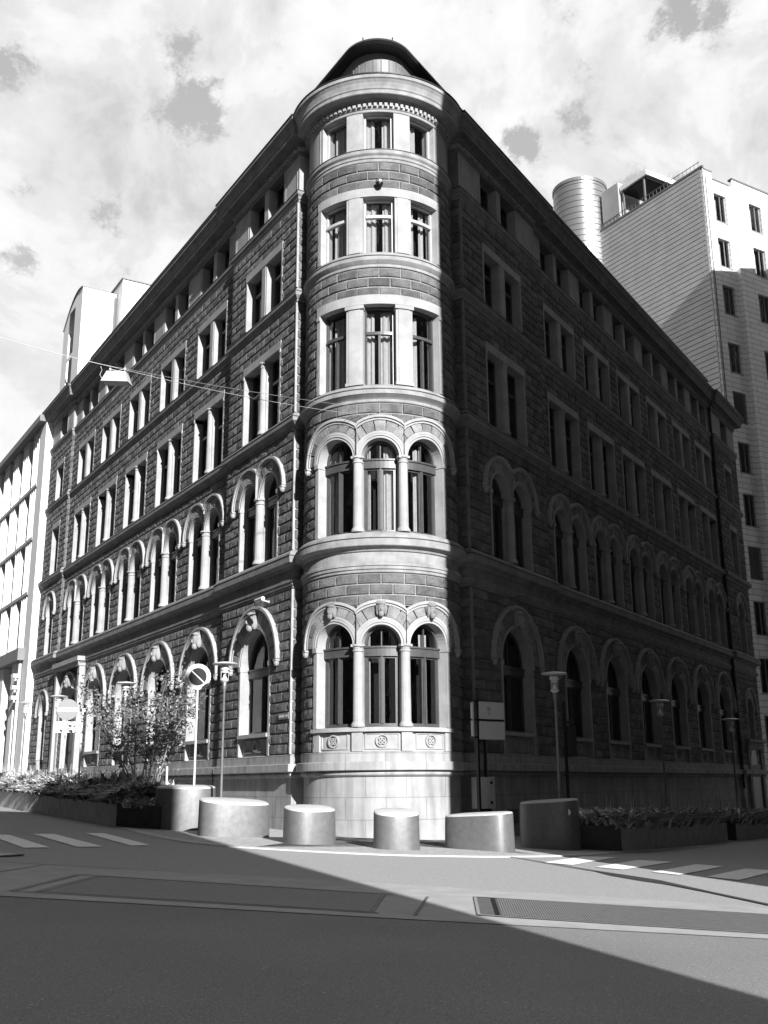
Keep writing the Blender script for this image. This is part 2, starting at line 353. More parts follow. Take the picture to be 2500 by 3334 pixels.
for s in zl+zr: b.face([(x*RK, y*RK, rz(x*RK)+.018) for x, y in s])
tag(b.build('zebra_crossing', ZPAINT), kind='structure')
def cover(x, y, r, lab):
    b = MB(); b.rev(0, 0, [(r, 0), (r, .012), (r*.86, .012), (r*.85, .004), (r*.8, .004), (r*.79, .012)], 28)
    o = b.build('manhole_cover', mat('cast_iron_cover', .13, .55, .5, .2, 8)); o.location = (x*RK, y*RK, rz(x*RK)+.006); tag(o, lab, 'manhole cover')
cover(-7.6, 21.1, .55, 'round iron manhole cover left of the striped crossing')

# ================================================================ MAIN BUILDING
B0 = Vector((-.1, 32.75, 0))
bld = empty('corner_building', B0, 'dark rusticated stone corner building with round bay tower and arched windows', 'building')
TO0 = Matrix.Translation(-B0)
def fmat(f):
    X, d, n = (XL, dL, nL) if f == 'L' else (XR, dR, nR)
    ax = -d if f == 'L' else d; ay = -n
    return Matrix(((ax.x, ay.x, 0, X.x), (ax.y, ay.y, 0, X.y), (0, 0, 1, 0), (0, 0, 0, 1)))
FL, FR = TO0 @ fmat('L'), TO0 @ fmat('R')
def cylmap(x, y, z):
    a = x/TR; r = TR-y; return (r*sin(a), -r*cos(a), z)
def sweep(mb, path, prof, side=1, m=0):
    P = [V2(*p) for p in path]; n = len(P); nm = []
    for i in range(n):
        ds = []
        if i > 0: ds.append((P[i]-P[i-1]).normalized())
        if i < n-1: ds.append((P[i+1]-P[i]).normalized())
        ns = [V2(d.y, -d.x)*side for d in ds]
        if len(ns) == 1: nm.append(ns[0])
        else:
            s = ns[0]+ns[1]; s.normalize(); nm.append(s/max(.25, s.dot(ns[0])))
    mb.grid([[(P[i].x+nm[i].x*o, P[i].y+nm[i].y*o, z) for (o, z) in prof] for i in range(n)], m)
    mb.face([(P[0].x+nm[0].x*o, P[0].y+nm[0].y*o, z) for (o, z) in prof], m)
    mb.face([(P[-1].x+nm[-1].x*o, P[-1].y+nm[-1].y*o, z) for (o, z) in prof], m)
uC, uB1L, uB2L, uEL = 15.0, 20.66, 44.2, 49.05
uB1R, uB2R, uER = 21.35, 46.95, 52.0
def path(f):
    o = OL if f == 'L' else OR
    a, b2, e = (uB1L, uB2L, uEL) if f == 'L' else (uB1R, uB2R, uER)
    p = [q(f, e, -3), q(f, e, o), q(f, b2, o), q(f, b2, 0), q(f, a, 0), q(f, a, o), q(f, uC, o), q(f, uC, -1.4)]
    return [(v.x-B0.x, v.y-B0.y) for v in p]
PL, PR = path('L'), path('R')
ARC = [(TR*sin(rad(a)), -TR*cos(rad(a))) for a in range(-100, 101, 4)]
prof = {
 'plinth': [(-.05, -1.7), (-.05, 1.79), (0, 1.80), (.045, 1.84), (.055, 1.88), (.04, 1.92), (.01, 1.94), (.15, 1.962), (.18, 1.97), (.18, 2.18), (.165, 2.2), (.05, 2.205), (.05, 2.47), (0, 2.49), (-.3, 2.49), (-.3, -1.7)],
 'main': [(-.3, 7.62), (0.02, 7.64), (.05, 7.66), (.05, 7.73), (.09, 7.75), (.09, 7.83), (.12, 7.85), (.12, 7.93), (.04, 7.97), (.04, 8.27), (.09, 8.29), (.13, 8.36), (.28, 8.41), (.3, 8.43), (.3, 8.64), (.27, 8.67), (.25, 8.75), (.15, 8.84), (.0, 8.9), (-.3, 8.9)],
 'third': [(-.3, 12.98), (.03, 13.0), (.05, 13.02), (.05, 13.1), (.09, 13.14), (.2, 13.22), (.22, 13.23), (.22, 13.38), (.18, 13.42), (.15, 13.5), (.0, 13.59), (-.3, 13.59)],
 'fourth': [(-.3, 17.57), (.03, 17.6), (.04, 17.62), (.04, 17.69), (.08, 17.73), (.14, 17.8), (.15, 17.82), (.15, 17.95), (.1, 17.98), (.08, 18.07), (.0, 18.14), (-.3, 18.14)],
 'attic_sill': [(-.3, 21.4), (.02, 21.42), (.03, 21.44), (.03, 21.52), (.06, 21.54), (.06, 21.63), (.1, 21.67), (.12, 21.7), (.12, 21.83), (.0, 21.9), (-.3, 21.9)],
 'cornice': [(-.3, 23.3), (.02, 23.31), (.03, 23.33), (.03, 23.39), (.06, 23.41), (.06, 23.62), (.16, 23.63), (.18, 23.68), (.2, 23.7), (.44, 23.71), (.46, 23.73), (.46, 23.85), (.49, 23.88), (.5, 23.95), (.54, 24.08), (.6, 24.17), (.64, 24.2), (.64, 24.31), (.6, 24.33), (-.4, 24.5), (-.4, 23.3)],
}
pm_ = {'plinth': 'stone2', 'main': 'ledge', 'third': 'ledge', 'fourth': 'ledge', 'attic_sill': 'ledge', 'cornice': 'corn'}
pn_ = {'plinth': 'plinth', 'main': 'string_cornice', 'third': 'sill_course', 'fourth': 'sill_course', 'attic_sill': 'sill_course', 'cornice': 'eaves_cornice'}
M['band'] = mat('tower_band_stone', .26, .85, 0, .3, 2.2, .4, 50, .006)
TST = {'main': 'band', 'third': 'band', 'fourth': 'band', 'attic_sill': 'band', 'cornice': 'band', 'plinth': 'stone2'}
M['lead'] = mat('lead_flashing', .05, .6, .2, .3, 6)
for k, pf in prof.items():
    b = MB(); sweep(b, PL, pf, 1); sweep(b, PR, pf, -1)
    b.build(pn_[k], M[pm_[k]], bld)
    b = MB(); sweep(b, ARC, [(o+(-.0 if k != 'plinth' else -.0), z+.004) for o, z in pf], 1); b.build(pn_[k], M[TST[k]], bld)
b = MB()
for fo, fz in ((.3, 8.645), (.22, 13.382), (.15, 17.952), (.12, 21.832)):
    pf = [(fo-.012, fz-.012), (fo+.014, fz-.012), (fo+.014, fz+.014), (fo-.05, fz+.03), (fo-.05, fz+.012)]
    sweep(b, PL, pf, 1); sweep(b, PR, pf, -1); sweep(b, ARC, [(o, z+.004) for o, z in pf], 1)
b.build('flashing', M['lead'], bld)
# dentils
b = MB()
for P, sd in ((PL, 1), (PR, -1), (ARC, 1)):
    sweep(b, P, [(.0, 23.44), (.065, 23.44), (.065, 23.605), (.0, 23.605)], sd)
    for i in range(len(P)-1):
        A = V2(*P[i]); Bq = V2(*P[i+1]); L = (Bq-A).length
        if P is not ARC and i in (0, 2, 4): continue
        d = (Bq-A).normalized(); n = V2(d.y, -d.x)*sd
        if P is ARC: ks = [L/2-.0]
        else: ks = [.1+.185*j for j in range(int((L-.1)/.185))]
        for s in ks:
            p = A+d*s; w2 = .05
            c = [p-d*w2+n*.05, p+d*w2+n*.05, p+d*w2+n*.145, p-d*w2+n*.145]
            lo4 = [(v.x, v.y, 23.46) for v in c]; hi4 = [(v.x, v.y, 23.59) for v in c]
            for a, e in ((0, 1), (1, 2), (2, 3), (3, 0)): b.face([lo4[a], lo4[e], hi4[e], hi4[a]])
            b.face(lo4); b.face(hi4)
b.build('dentil_band', M['stone'], bld)

# ---- rusticated walls
def courses(z0, z1, n): return [(z0+(z1-z0)*i/n, z0+(z1-z0)*(i+1)/n) for i in range(n)]
FLOORS = [(1, courses(2.49, 7.63, 16)), (2, courses(8.9, 12.99, 12)), (3, courses(13.6, 17.58, 12)), (4, courses(18.14, 21.41, 10))]
def rustwall(mb, x0, x1, yo, cutf, blk=.78, floors=FLOORS, phase=0, ends=(True, True)):
    for fl, cs in floors:
        for ci, (z0, z1) in enumerate(cs):
            zm = (z0+z1)/2
            cuts = sorted(cutf(fl, zm, z0, z1)); iv = []; a = x0
            for c0, c1 in cuts:
                c0 = max(c0, x0); c1 = min(c1, x1)
                if c1 <= c0: continue
                if c0 > a+.01: iv.append((a, c0))
                a = max(a, c1)
            if a < x1-.01: iv.append((a, x1))
            for (a, c) in iv:
                st = mb.step
                n = 1 if not st else max(1, int(math.ceil((c-a)/st)))
                mb.grid([[(a+(c-a)*i/n, yo, z) for z in (z0, z1)] for i in range(n+1)], 1)
                # side caps of the backing so reveals read as solid
                for xx in (a, c): mb.face([(xx, yo, z0), (xx, yo, z1), (xx, yo+.42, z1), (xx, yo+.42, z0)], 1)
                # blocks
                off = (ci % 2)*.5*blk+phase
                k = math.floor((a-off)/blk); xs = [a]
                while off+k*blk < c:
                    p = off+k*blk
                    if p > a+.16 and p < c-.16: xs.append(p)
                    k += 1
                xs.append(c)
                for i in range(len(xs)-1):
                    b0, b1 = xs[i], xs[i+1]; g = .011; e = .024
                    X0, X1, Z0, Z1 = b0+g, b1-g, z0+g*1.2, z1-g*1.2
                    if i == 0: X0 = b0+.0
                    if i == len(xs)-2: X1 = b1-.0
                    nx = max(3, int((X1-X0)/.14)); nz = 3
                    h = yo-.045
                    rows = []
                    rows.append([(X0+(X1-X0)*t/nx, yo, Z0) for t in range(nx+1)])
                    for j in range(nz+1):
                        z = Z0+e+(Z1-Z0-2*e)*j/nz; row = []
                        for t in range(nx+1):
                            x = X0+e+(X1-X0-2*e)*t/nx
                            edge = t in (0, nx) or j in (0, nz)
                            yy = h+random.uniform(-.004, .006) if edge else h-random.uniform(-.004, .022)
                            row.append((x+(0 if edge else random.uniform(-.02, .02)), yy, z+(0 if edge else random.uniform(-.015, .015))))
                        rows.append(row)
                    rows.append([(X0+(X1-X0)*t/nx, yo, Z1) for t in range(nx+1)])
                    mb.grid(rows, 0)
                    for s_, X in ((0, X0), (nx, X1)):
                        mb.face([(X, yo, Z0)]+[rows[j][s_] for j in range(1, nz+2)]+[(X, yo, Z1)], 0)
LW, RW = P_ = (1.58, 1.6)
def cuts_bay(c, kind):
    def f(fl, zm, z0, z1):
        if kind == 'pair':
            if fl == 1:
                dz = zm-5.58
                if z1 <= 5.75: return (c-1.19, c+1.19)
                return (c-sqrt(1.5**2-dz*dz), c+sqrt(1.5**2-dz*dz)) if dz < 1.45 else None
            if fl == 2:
                dz = zm-11.22
                if dz < .12: return (c-1.56, c+1.56)
                return (c-.83-sqrt(1-dz*dz), c+.83+sqrt(1-dz*dz)) if dz < .99 else None
            if fl == 3: return (c-1.54, c+1.54) if zm < 16.6 else None
            if fl == 4: return (c-1.54, c+1.54) if zm < 20.43 else None
        if kind == 'single':
            if fl in (1, 2):
                s = 5.58 if fl == 1 else 11.3; dz = zm-s
                if dz < .12: return (c-.73, c+.73)
                return (c-sqrt(1-dz*dz), c+sqrt(1-dz*dz)) if dz < .99 else None
            if fl == 3: return (c-.8, c+.8) if zm < 16.6 else None
            if fl == 4: return (c-.8, c+.8) if zm < 20.43 else None
        if kind == 'tower':
            if fl in (1, 2):
                s = 5.58 if fl == 1 else 11.3; dz = zm-s
                if dz < .12: return (-2.2, 2.2)
                return (-1.5-sqrt(1-dz*dz), 1.5+sqrt(1-dz*dz)) if dz < .99 else None
            if fl == 3: return (-2.2, 2.2) if zm < 16.6 else None
            if fl == 4: return (-2.2, 2.2) if zm < 20.43 else None
    return f
def mkcut(bays):
    fs = [cuts_bay(c, k) for c, k in bays]
    return lambda *a: [r for r in (f(*a) for f in fs) if r]
baysL = [(17.74, 'pair', OL)]+[(23.124+4.5709*i, 'pair', 0) for i in range(5)]+[(46.41, 'single', OL)]
baysR = [(18.17, 'pair', OR)]+[(23.846+4.188*i, 'pair', 0) for i in range(6)]+[(49.59, 'single', OR)]
RM = [M['rust'], M['joint']]
def facade_wall(f, bays, b1, b2, e, F, o):
    sg = -1 if f == 'L' else 1
    cut = mkcut([(sg*c, k) for c, k, _ in bays]); mb = MB()
    for u0, u1, off in ((uC, b1, o), (b1, b2, 0), (b2, e, o)):
        x0, x1 = (sg*u0, sg*u1) if sg > 0 else (sg*u1, sg*u0)
        rustwall(mb, x0, x1, -off, cut, phase=x0 % .78)
    mb.build('wall', RM, bld, mtx=F)
facade_wall('L', baysL, uB1L, uB2L, uEL, FL, OL)
facade_wall('R', baysR, uB1R, uB2R, uER, FR, OR)
mb = MB(cylmap); mb.step = .16
rustwall(mb, -4.2, 4.2, 0, mkcut([(0, 'tower')]), blk=.70, phase=.35)
mb.build('wall', RM, bld)
# returns beside the tower and the jogs
def retwall(o2, ax, ay, x0, x1):
    mb = MB(); rustwall(mb, x0, x1, 0, lambda *a: [], blk=.6)
    m4 = Matrix(((ax.x, ay.x, 0, o2.x), (ax.y, ay.y, 0, o2.y), (0, 0, 1, 0), (0, 0, 0, 1)))
    mb.build('return_wall', RM, bld, mtx=TO0 @ m4)
retwall(q('L', uC, OL), -nL, dL, 0, 1.1)
retwall(q('R', uC, OR), nR, dR, -1.1, 0)
retwall(q('L', uB2L, OL), -nL, dL, 0, .16)
retwall(q('R', uB2R, OR), nR, dR, -.17, 0)
# attic storey, smooth stone
def attic(mb, x0, x1, yo, ops, st=None):
    mb.box(x0+.004, x1-.004, yo+.03, yo+.47, 23.325, 23.36); mb.box(x0+.004, x1-.004, yo+.03, yo+.47, 21.86, 21.9)
    ops = sorted(ops); a = x0
    for c0, c1 in ops+[(x1, x1)]:
        if c0 > a+.01:
            mb.box(a, c0, yo, yo+.5, 21.89, 23.34)
            if c0-a > .9:
                for s in (a+.14, c0-.17):
                    mb.box(s, s+.03, yo-.012, yo+.01, 21.93, 23.28)
        a = max(a, c1)
def ops_for(c, k): return [(c-1.5, c-.17), (c+.17, c+1.5)] if k == 'pair' else [(c-.7, c+.7)]
for f, bays, b1, b2, e, F, o in (('L', baysL, uB1L, uB2L, uEL, FL, OL), ('R', baysR, uB1R, uB2R, uER, FR, OR)):
    sg = -1 if f == 'L' else 1; mb = MB()
    for u0, u1, off in ((uC, b1, o), (b1, b2, 0), (b2, e, o)):
        x0, x1 = (sg*u0, sg*u1) if sg > 0 else (sg*u1, sg*u0)
        if off: x0 -= .0
        oo = [r for c, k, _ in bays if min(x0, x1) < sg*c < max(x0, x1) for r in ops_for(sg*c, k)]
        attic(mb, x0, x1, -off, oo)
    mb.build('attic_wall', M['stone'], bld, mtx=F)
mb = MB(cylmap); mb.step = .16
attic(mb, -4.1, 4.1, 0, [(-2.15, -1.09), (-.52, .52), (1.09, 2.15)]); mb.build('attic_wall', M['stone'], bld)
for o2, ax, ay, x0, x1 in ((q('L', uC, OL), -nL, dL, 0.002, 1.1), (q('R', uC, OR), nR, dR, -1.1, -.002)):
    mb = MB(); c = [o2+ax*x0, o2+ax*x1, o2+ax*x1+ay*.3, o2+ax*x0+ay*.3]
    lo4 = [(v.x-B0.x, v.y-B0.y, 21.89) for v in c]; hi4 = [(v.x-B0.x, v.y-B0.y, 23.34) for v in c]
    for a, e in ((0, 1), (1, 2), (2, 3), (3, 0)): mb.face([lo4[a], lo4[e], hi4[e], hi4[a]])
    mb.build('attic_wall', M['stone'], bld)

# ---- windows: every bay of every storey is one window; local x along wall, y inward
def voussoirs(mb, cx, cz, r0, r1, n, clip=None, clip2=None, y=-.075, m=0):
    for i in range(n):
        a0 = 180*i/n+.9; a1 = 180*(i+1)/n-.9
        am = rad((a0+a1)/2)
        if clip is not None and cx+r0*cos(am) > clip+.05: continue
        if clip2 is not None and cx+r0*cos(am) < clip2-.05: continue
        mb.ring(cx, cz, r0+.01, r1-.01, y-random.uniform(0, .03), .3, a0, a1, 2, m, clip, clip2)
    mb.ring(cx, cz, r0, r1, y+.06, .3, 0, 180, 16, m+1, clip, clip2)
def hoodends(mb, x, z):
    mb.blob((x, -.12, z-.03), (.09, .09, .12), 8, 5); mb.box(x-.1, x+.1, -.2, 0, z+.02, z+.08)
def face_key(mb, z0, xc=0, yb=-.08, s=1.0):
    # carved keystone head: bracket, face, brow, nose, beard, hair
    mb.box(xc-.2*s, xc+.2*s, yb-.1, yb+.2, z0+.5*s, z0+.74*s)
    mb.blob((xc, yb-.13*s, z0+.34*s), (.19*s, .2*s, .27*s), 12, 9)
    mb.blob((xc, yb-.3*s, z0+.3*s), (.04*s, .08*s, .09*s), 6, 5)
    mb.blob((xc, yb-.24*s, z0+.44*s), (.15*s, .09*s, .05*s), 8, 5)
    mb.blob((xc, yb-.2*s, z0+.1*s), (.13*s, .13*s, .16*s), 8, 6)
    mb.blob((xc-.18*s, yb-.08*s, z0+.3*s), (.08*s, .14*s, .28*s), 8, 6); mb.blob((xc+.18*s, yb-.08*s, z0+.3*s), (.08*s, .14*s, .28*s), 8, 6)
    mb.blob((xc, yb-.15*s, z0+.58*s), (.2*s, .17*s, .1*s), 10, 6)
def arch_frame(mf, mg, cx, zb, zs, r, tz0, tz1, yf=.3, mull=True, m=0, cross=False):
    t = .075
    mf.box(cx-r, cx-r+t, yf, yf+.09, zb, zs, m); mf.box(cx+r-t, cx+r, yf, yf+.09, zb, zs, m)
    mf.ring(cx, zs, r-t, r, yf, yf+.09, 0, 180, 14, m)
    mf.box(cx-r+t, cx+r-t, yf, yf+.09, zb, zb+.09, m)
    mf.box(cx-r+.0, cx+r-.0, yf-.06, yf+.06, tz0, tz1, m); mf.box(cx-r+.0, cx+r-.0, yf-.1, yf-.0, tz1, tz1+.05, m)
    if mull:
        mf.box(cx-.05, cx+.05, yf-.02, yf+.085, zb+.09, tz0, m)
        mf.box(cx-.018, cx+.018, yf-.045, yf-.02, zb+.09, tz0, m)
    for s in (-1, 1):
        xa, xb = (cx-r+t, cx-.05) if s < 0 else (cx+.05, cx+r-t)
        if mull:
            mf.box(xa, xa+.045, yf+.02, yf+.07, zb+.09, tz0, m); mf.box(xb-.045, xb, yf+.02, yf+.07, zb+.09, tz0, m)
            mf.box(xa, xb, yf+.02, yf+.07, tz0-.05, tz0, m)
    mf.box(cx-.02, cx+.02, yf+.01, yf+.06, tz1, zs+r-t, m)
    mg.archfill(cx, zb, zs, r-.01, yf+.05)
def rect_frame(mf, mg, x0, x1, z0, z1, tz=None, yf=.3, mull=True, m=0):
    t = .07
    mf.box(x0, x0+t, yf, yf+.09, z0, z1, m); mf.box(x1-t, x1, yf, yf+.09, z0, z1, m)
    mf.box(x0+t, x1-t, yf, yf+.09, z1-t, z1, m); mf.box(x0+t, x1-t, yf, yf+.09, z0, z0+t, m)
    if tz: mf.box(x0+t, x1-t, yf-.04, yf+.08, tz, tz+.1, m)
    if mull: mf.box((x0+x1)/2-.04, (x0+x1)/2+.04, yf-.01, yf+.08, z0+t, tz or z1-t, m)
    mg.rect(x0, x1, z0, z1, yf+.05)
def column(mb, x, y, z0, z1, r, cap=True):
    mb.rev(x, y, [(r*1.35, z0), (r*1.35, z0+.06), (r*1.1, z0+.12), (r, z0+.16), (r*.92, z1-.22), (r*1.1, z1-.2), (r*1.1, z1-.17), (r*.92, z1-.15), (r*1.05, z1-.08), (r*1.35, z1-.05), (r*1.35, z1)], 14)
def W1(mp=None, st=None, door=False):   # ground floor single arch
    S = MB(mp); V = MB(mp); H = MB(mp); F = MB(mp); G = MB(mp); K_ = MB(mp); zs = 5.5
    for s in (-1, 1):
        S.box(min(s*1.12, s*1.25), max(s*1.12, s*1.25), -.06, .42, 2.49 if not door else .2, zs-.16)
        S.box(min(s*1.1, s*1.28), max(s*1.1, s*1.28), -.09, .42, zs-.16, zs)
        H_x = s*1.84
        hoodends(H, H_x, zs-.1)
    S.ring(0, zs, 1.12, 1.18, -.06, .42, 0, 180, 26); S.ring(0, zs, 1.18, 1.26, -.09, .2, 0, 180, 26)
    voussoirs(V, 0, zs, 1.26, 1.76, 11)
    H.ring(0, zs, 1.76, 1.84, -.13, .1, 0, 180, 28); H.ring(0, zs, 1.84, 1.93, -.19, .1, 0, 180, 28)
    if not door:
        S.box(-1.15, 1.15, -.12, .42, 3.08, 3.2); S.box(-1.12, 1.12, .1, .42, 2.49, 3.08)
        S.box(-.9, .9, .06, .11, 2.6, 2.64); S.box(-.9, .9, .06, .11, 2.98, 3.02)
        for x in (-.9, .86): S.box(x, x+.04, .06, .11, 2.64, 2.98)
        S.ring(0, 2.82, .15, .2, .03, .11, 0, 360, 18)
        arch_frame(F, G, 0, 3.2, zs, 1.12, 5.1, 5.34)
    else:
        arch_frame(F, G, 0, 5.3, zs, 1.12, 5.22, 5.4, mull=False)
        F.box(-1.11, 1.11, .34, .42, .2, 5.2); 
        for x0, x1 in ((-1.0, -.08), (.08, 1.0)):
            for z0, z1 in ((.6, 1.6), (1.75, 3.2), (3.35, 5.0)): F.box(x0, x1, .31, .34, z0, z1)
    face_key(K_, 6.62, s=.92)
    return dict(surround=(S, 'stone'), voussoirs=(V, ['rust2', 'joint']), hood=(H, 'stone'), frame=(F, 'wood'), pane=(G, 'glass'), keystone_head=(K_, 'band'))
def W2(cs, rs, jw, clipx, mp=None, st=None, single=False, zs=11.22, zb=8.9, tower=False, apron=False):
    S = MB(mp); V = MB(mp); H = MB(mp); F = MB(mp); G = MB(mp); Cc = MB(mp)
    for o in (S, V, H, F, G, Cc): o.step = st
    n = len(cs)
    if not isinstance(rs, (list, tuple)): rs = [rs]*n
    for i, c in enumerate(cs):
        r = rs[i]
        lo_ = None if i == 0 else (cs[i-1]+rs[i-1]+c-r)/2; hi = None if i == n-1 else (c+r+cs[i+1]-rs[i+1])/2
        S.ring(c, zs, r, r+.07, -.06, .42, 0, 180, 20, 0, hi, lo_); S.ring(c, zs, r+.07, r+.14, -.09, .2, 0, 180, 20, 0, hi, lo_)
        if tower: S.ring(c, zs, r+.14, r+.22, -.1, .2, 0, 180, 20, 0, hi, lo_)
        R0 = r+(.22 if tower else .14); R1 = 1.3 if r > .6 else 1.29
        voussoirs(V, c, zs, R0, R1-.15, 9, hi, lo_)
        H.ring(c, zs, R1-.15, R1-.08, -.12, .1, 0, 180, 24, 0, hi, lo_); H.ring(c, zs, R1-.08, R1, -.17, .1, 0, 180, 24, 0, hi, lo_)
        arch_frame(F, G, c, zb+.02, zs, r, zs-.32, zs-.08, mull=True, yf=.26)
        if hi is not None:
            g = (hi-c)-r
            S.box(hi-g, hi+g, .12, .42, zb, zs); column(S, hi, .03, zb, zs-.0, min(.17, g+.02))
            S.box(hi-g-.03, hi+g+.03, -.14, .42, zs-.07, zs+.0)
            S.box(hi-g*.9, hi+g*.9, -.05, .3, zs, zs+.26)
    for s, c, r in ((-1, cs[0], rs[0]), (1, cs[-1], rs[-1])):
        a, b_ = c+s*r, c+s*(r+jw)
        S.box(min(a, b_), max(a, b_), -.06, .42, zb, zs-.14); S.box(min(a, b_)-.02, max(a, b_)+.02, -.1, .42, zs-.14, zs)
        hoodends(H, c+s*(1.22), zs-.1)
    jx = rs[-1]+jw
    if apron:
        w_ = cs[-1]+jx
        S.box(-w_, w_, .03, .42, zb-.68, zb); S.box(-w_-.05, w_+.05, -.12, .42, zb-.13, zb-.02)
        for c in cs:
            for x in (c-.5, c+.46): S.box(x, x+.04, -.0, .05, zb-.58, zb-.2)
            S.box(c-.5, c+.5, -.0, .05, zb-.62, zb-.58); S.box(c-.5, c+.5, -.0, .05, zb-.2, zb-.16)
            S.ring(c, zb-.39, .15, .19, -.03, .06, 0, 360, 18)
            for k in range(4): S.ring(c+.07*cos(k*pi/2+.8), zb-.39+.07*sin(k*pi/2+.8), .025, .055, -.02, .05, 0, 360, 8)
        for xx in (-.71-.16, .71-.16): S.box(xx, xx+.32, -.06, .4, zb-.68, zb-.14)
        for xx in (-w_, w_-.3): S.box(xx, xx+.3, -.06, .4, zb-.68, zb-.14)
    d = dict(surround=(S, 'stone'), voussoirs=(V, ['rust2', 'joint']), hood=(H, 'stone'), frame=(F, 'wood'), pane=(G, 'glass'))
    return d, Cc
def WR(ops, hw, zb, zt, zl, mp=None, st=None, tz=None, col=None, piers=(), frame='wood', mull=True, yf=.3):
    S = MB(mp); F = MB(mp); G = MB(mp)
    for o in (S, F, G): o.step = st
    S.box(-hw, hw, -.065, .42, zt, zl)
    for s in (-1, 1):
        a, b_ = s*hw, (ops[-1][1] if s > 0 else ops[0][0])
        S.box(min(a, b_), max(a, b_), -.055, .42, zb, zt)
        if col: S.box(min(a, b_)-.0, max(a, b_)+.0, -.085, .42, zt-.16, zt-.02)
    for a, b_ in piers:
        if col == 'round':
            S.box(a+.02, b_-.02, .07, .42, zb, zt); column(S, (a+b_)/2, .06, zb, zt, .145)
            S.box(a-.02, b_+.02, -.06, .3, zt-.07, zt)
        else:
            S.box(a, b_, -.03, .42, zb, zt); S.box(a+.08, b_-.08, -.05, -.02, zb, zt)
            if col: S.box(a-.03, b_+.03, -.09, .42, zt-.14, zt-.02); S.box(a-.02, b_+.02, -.07, .42, zb, zb+.1)
    for a, b_ in ops: rect_frame(F, G, a, b_, zb+.01, zt, tz, yf=yf, mull=mull)
    return dict(surround=(S, 'stone'), frame=(F, frame), pane=(G, 'glass'))
def WA(ops, mp=None, st=None, frame='wood', yf=.36):
    F = MB(mp); G = MB(mp)
    for o in (F, G): o.step = st
    for a, b_ in ops: rect_frame(F, G, a, b_, 21.9, 23.33, None, yf=yf, mull=False)
    return dict(frame=(F, frame), pane=(G, 'glass'))
def curtains(spans, zb, zt, y, mp=None, wave=.035):
    Cc = MB(mp)
    for a, b_ in spans: Cc.rect(a, b_, zb, zt, y, 0, wave, max(6, int((b_-a)/.05)))
    return Cc
def realize(parts):
    """window object (its frame) with children; meshes made once, then shared"""
    root = None
    mb, mt = parts['frame']; root = mb.build('window', M[mt])
    for k, (mb, mt) in parts.items():
        if k == 'frame': continue
        o = mb.build(k, [M[t] for t in mt] if isinstance(mt, list) else M[mt], root, sm=(k in ('keystone_head',)))
    return root
def place(proto, mtx, first):
    o = proto if first else copy_tree(proto)
    o.parent = bld; o.matrix_local = mtx
    for ch in list(o.children):
        if ch.name.startswith('curtain') and not first:
            if random.random() < .45: bpy.data.objects.remove(ch)
            else: ch.scale.x = random.choice((-1, 1))
    return o
def pair_ops(g=.2): return [(-1.5, -g), (g, 1.5)]
protos = {}
protos['1'] = realize(W1())
d, _ = W2([-.83, .83], .68, .1, None); d['curtain'] = (curtains([(-1.45, -1.3), (.2, .32)], 8.95, 11.4, .47), 'curtain'); protos['2'] = realize(d)
d, _ = W2([0], .68, .1, None, single=True); protos['2s'] = realize(d)
d, _ = W2([0], .68, .1, None, single=True, zs=5.58, zb=3.0); protos['1s'] = realize(d)
protos['3'] = realize(WR(pair_ops(), 1.6, 13.6, 16.32, 16.62, tz=15.4, col='round', piers=[(-.2, .2)]))
d = WR(pair_ops(.23), 1.6, 18.14, 20.16, 20.46, tz=19.5, piers=[(-.23, .23)], frame='wood')
d['curtain'] = (curtains([(-1.42, -1.1), (.34, .6)], 18.2, 20.1, .46), 'curtain'); protos['4'] = realize(d)
protos['3s'] = realize(WR([(-.76, .76)], .86, 13.6, 16.32, 16.62, tz=15.4))
protos['4s'] = realize(WR([(-.76, .76)], .86, 18.14, 20.16, 20.46, tz=19.5))
d = WA([(-1.5, -.17), (.17, 1.5)]); d['curtain'] = (curtains([(.2, .5)], 21.9, 22.6, .5), 'curtain'); protos['5'] = realize(d)
protos['5s'] = realize(WA([(-.7, .7)]))
doorp = realize(W1(door=True))
used = set()
for f, bays, F in (('L', baysL, FL), ('R', baysR, FR)):
    sg = -1 if f == 'L' else 1
    for i, (c, k, o) in enumerate(bays):
        mt = F @ Matrix.Translation((sg*c, -o, 0))
        for fl in '12345':
            key = fl+('s' if k == 'single' else '')
            if f == 'L' and i == 5 and fl == '1': place(doorp, mt, True); continue
            place(protos[key], mt, key not in used); used.add(key)
# tower windows, curved
tw, _ = W2([-1.5, 0, 1.5], [.66, .57, .66], .16, None, cylmap, .16, zs=5.53, zb=3.17, tower=True, apron=True)
tw['curtain'] = (curtains([(-.5, -.42), (-1.9, -1.6), (1.45, 1.75)], 3.2, 5.9, .46, cylmap), 'curtain')
def setp(r): r.parent = bld; return r
tw0 = setp(realize(tw))
for c in (-1.5, 0, 1.5):
    K_ = MB(cylmap); face_key(K_, 6.33, c, s=.62); K_.build('keystone_head', M['ledge'], tw0, sm=True)
tw, _ = W2([-1.5, 0, 1.5], [.66, .57, .66], .16, None, cylmap, .16, zs=11.27, zb=8.9, tower=True)
tw['curtain'] = (curtains([(.12, .5), (-.5, -.38), (-1.95, -1.5), (1.3, 1.6)], 8.95, 11.7, .46, cylmap), 'curtain'); setp(realize(tw))
ops = [(-2.15, -1.07), (-.52, .52), (1.07, 2.15)]
tw = WR(ops, 2.32, 13.6, 16.31, 16.63, cylmap, .16, tz=15.35, col='flat', piers=[(-1.07, -.52), (.52, 1.07)], yf=.2)
tw['curtain'] = (curtains([(.05, .48), (-.48, -.2), (-2.0, -1.3), (1.2, 1.6)], 13.65, 16.2, .46, cylmap), 'curtain'); setp(realize(tw))
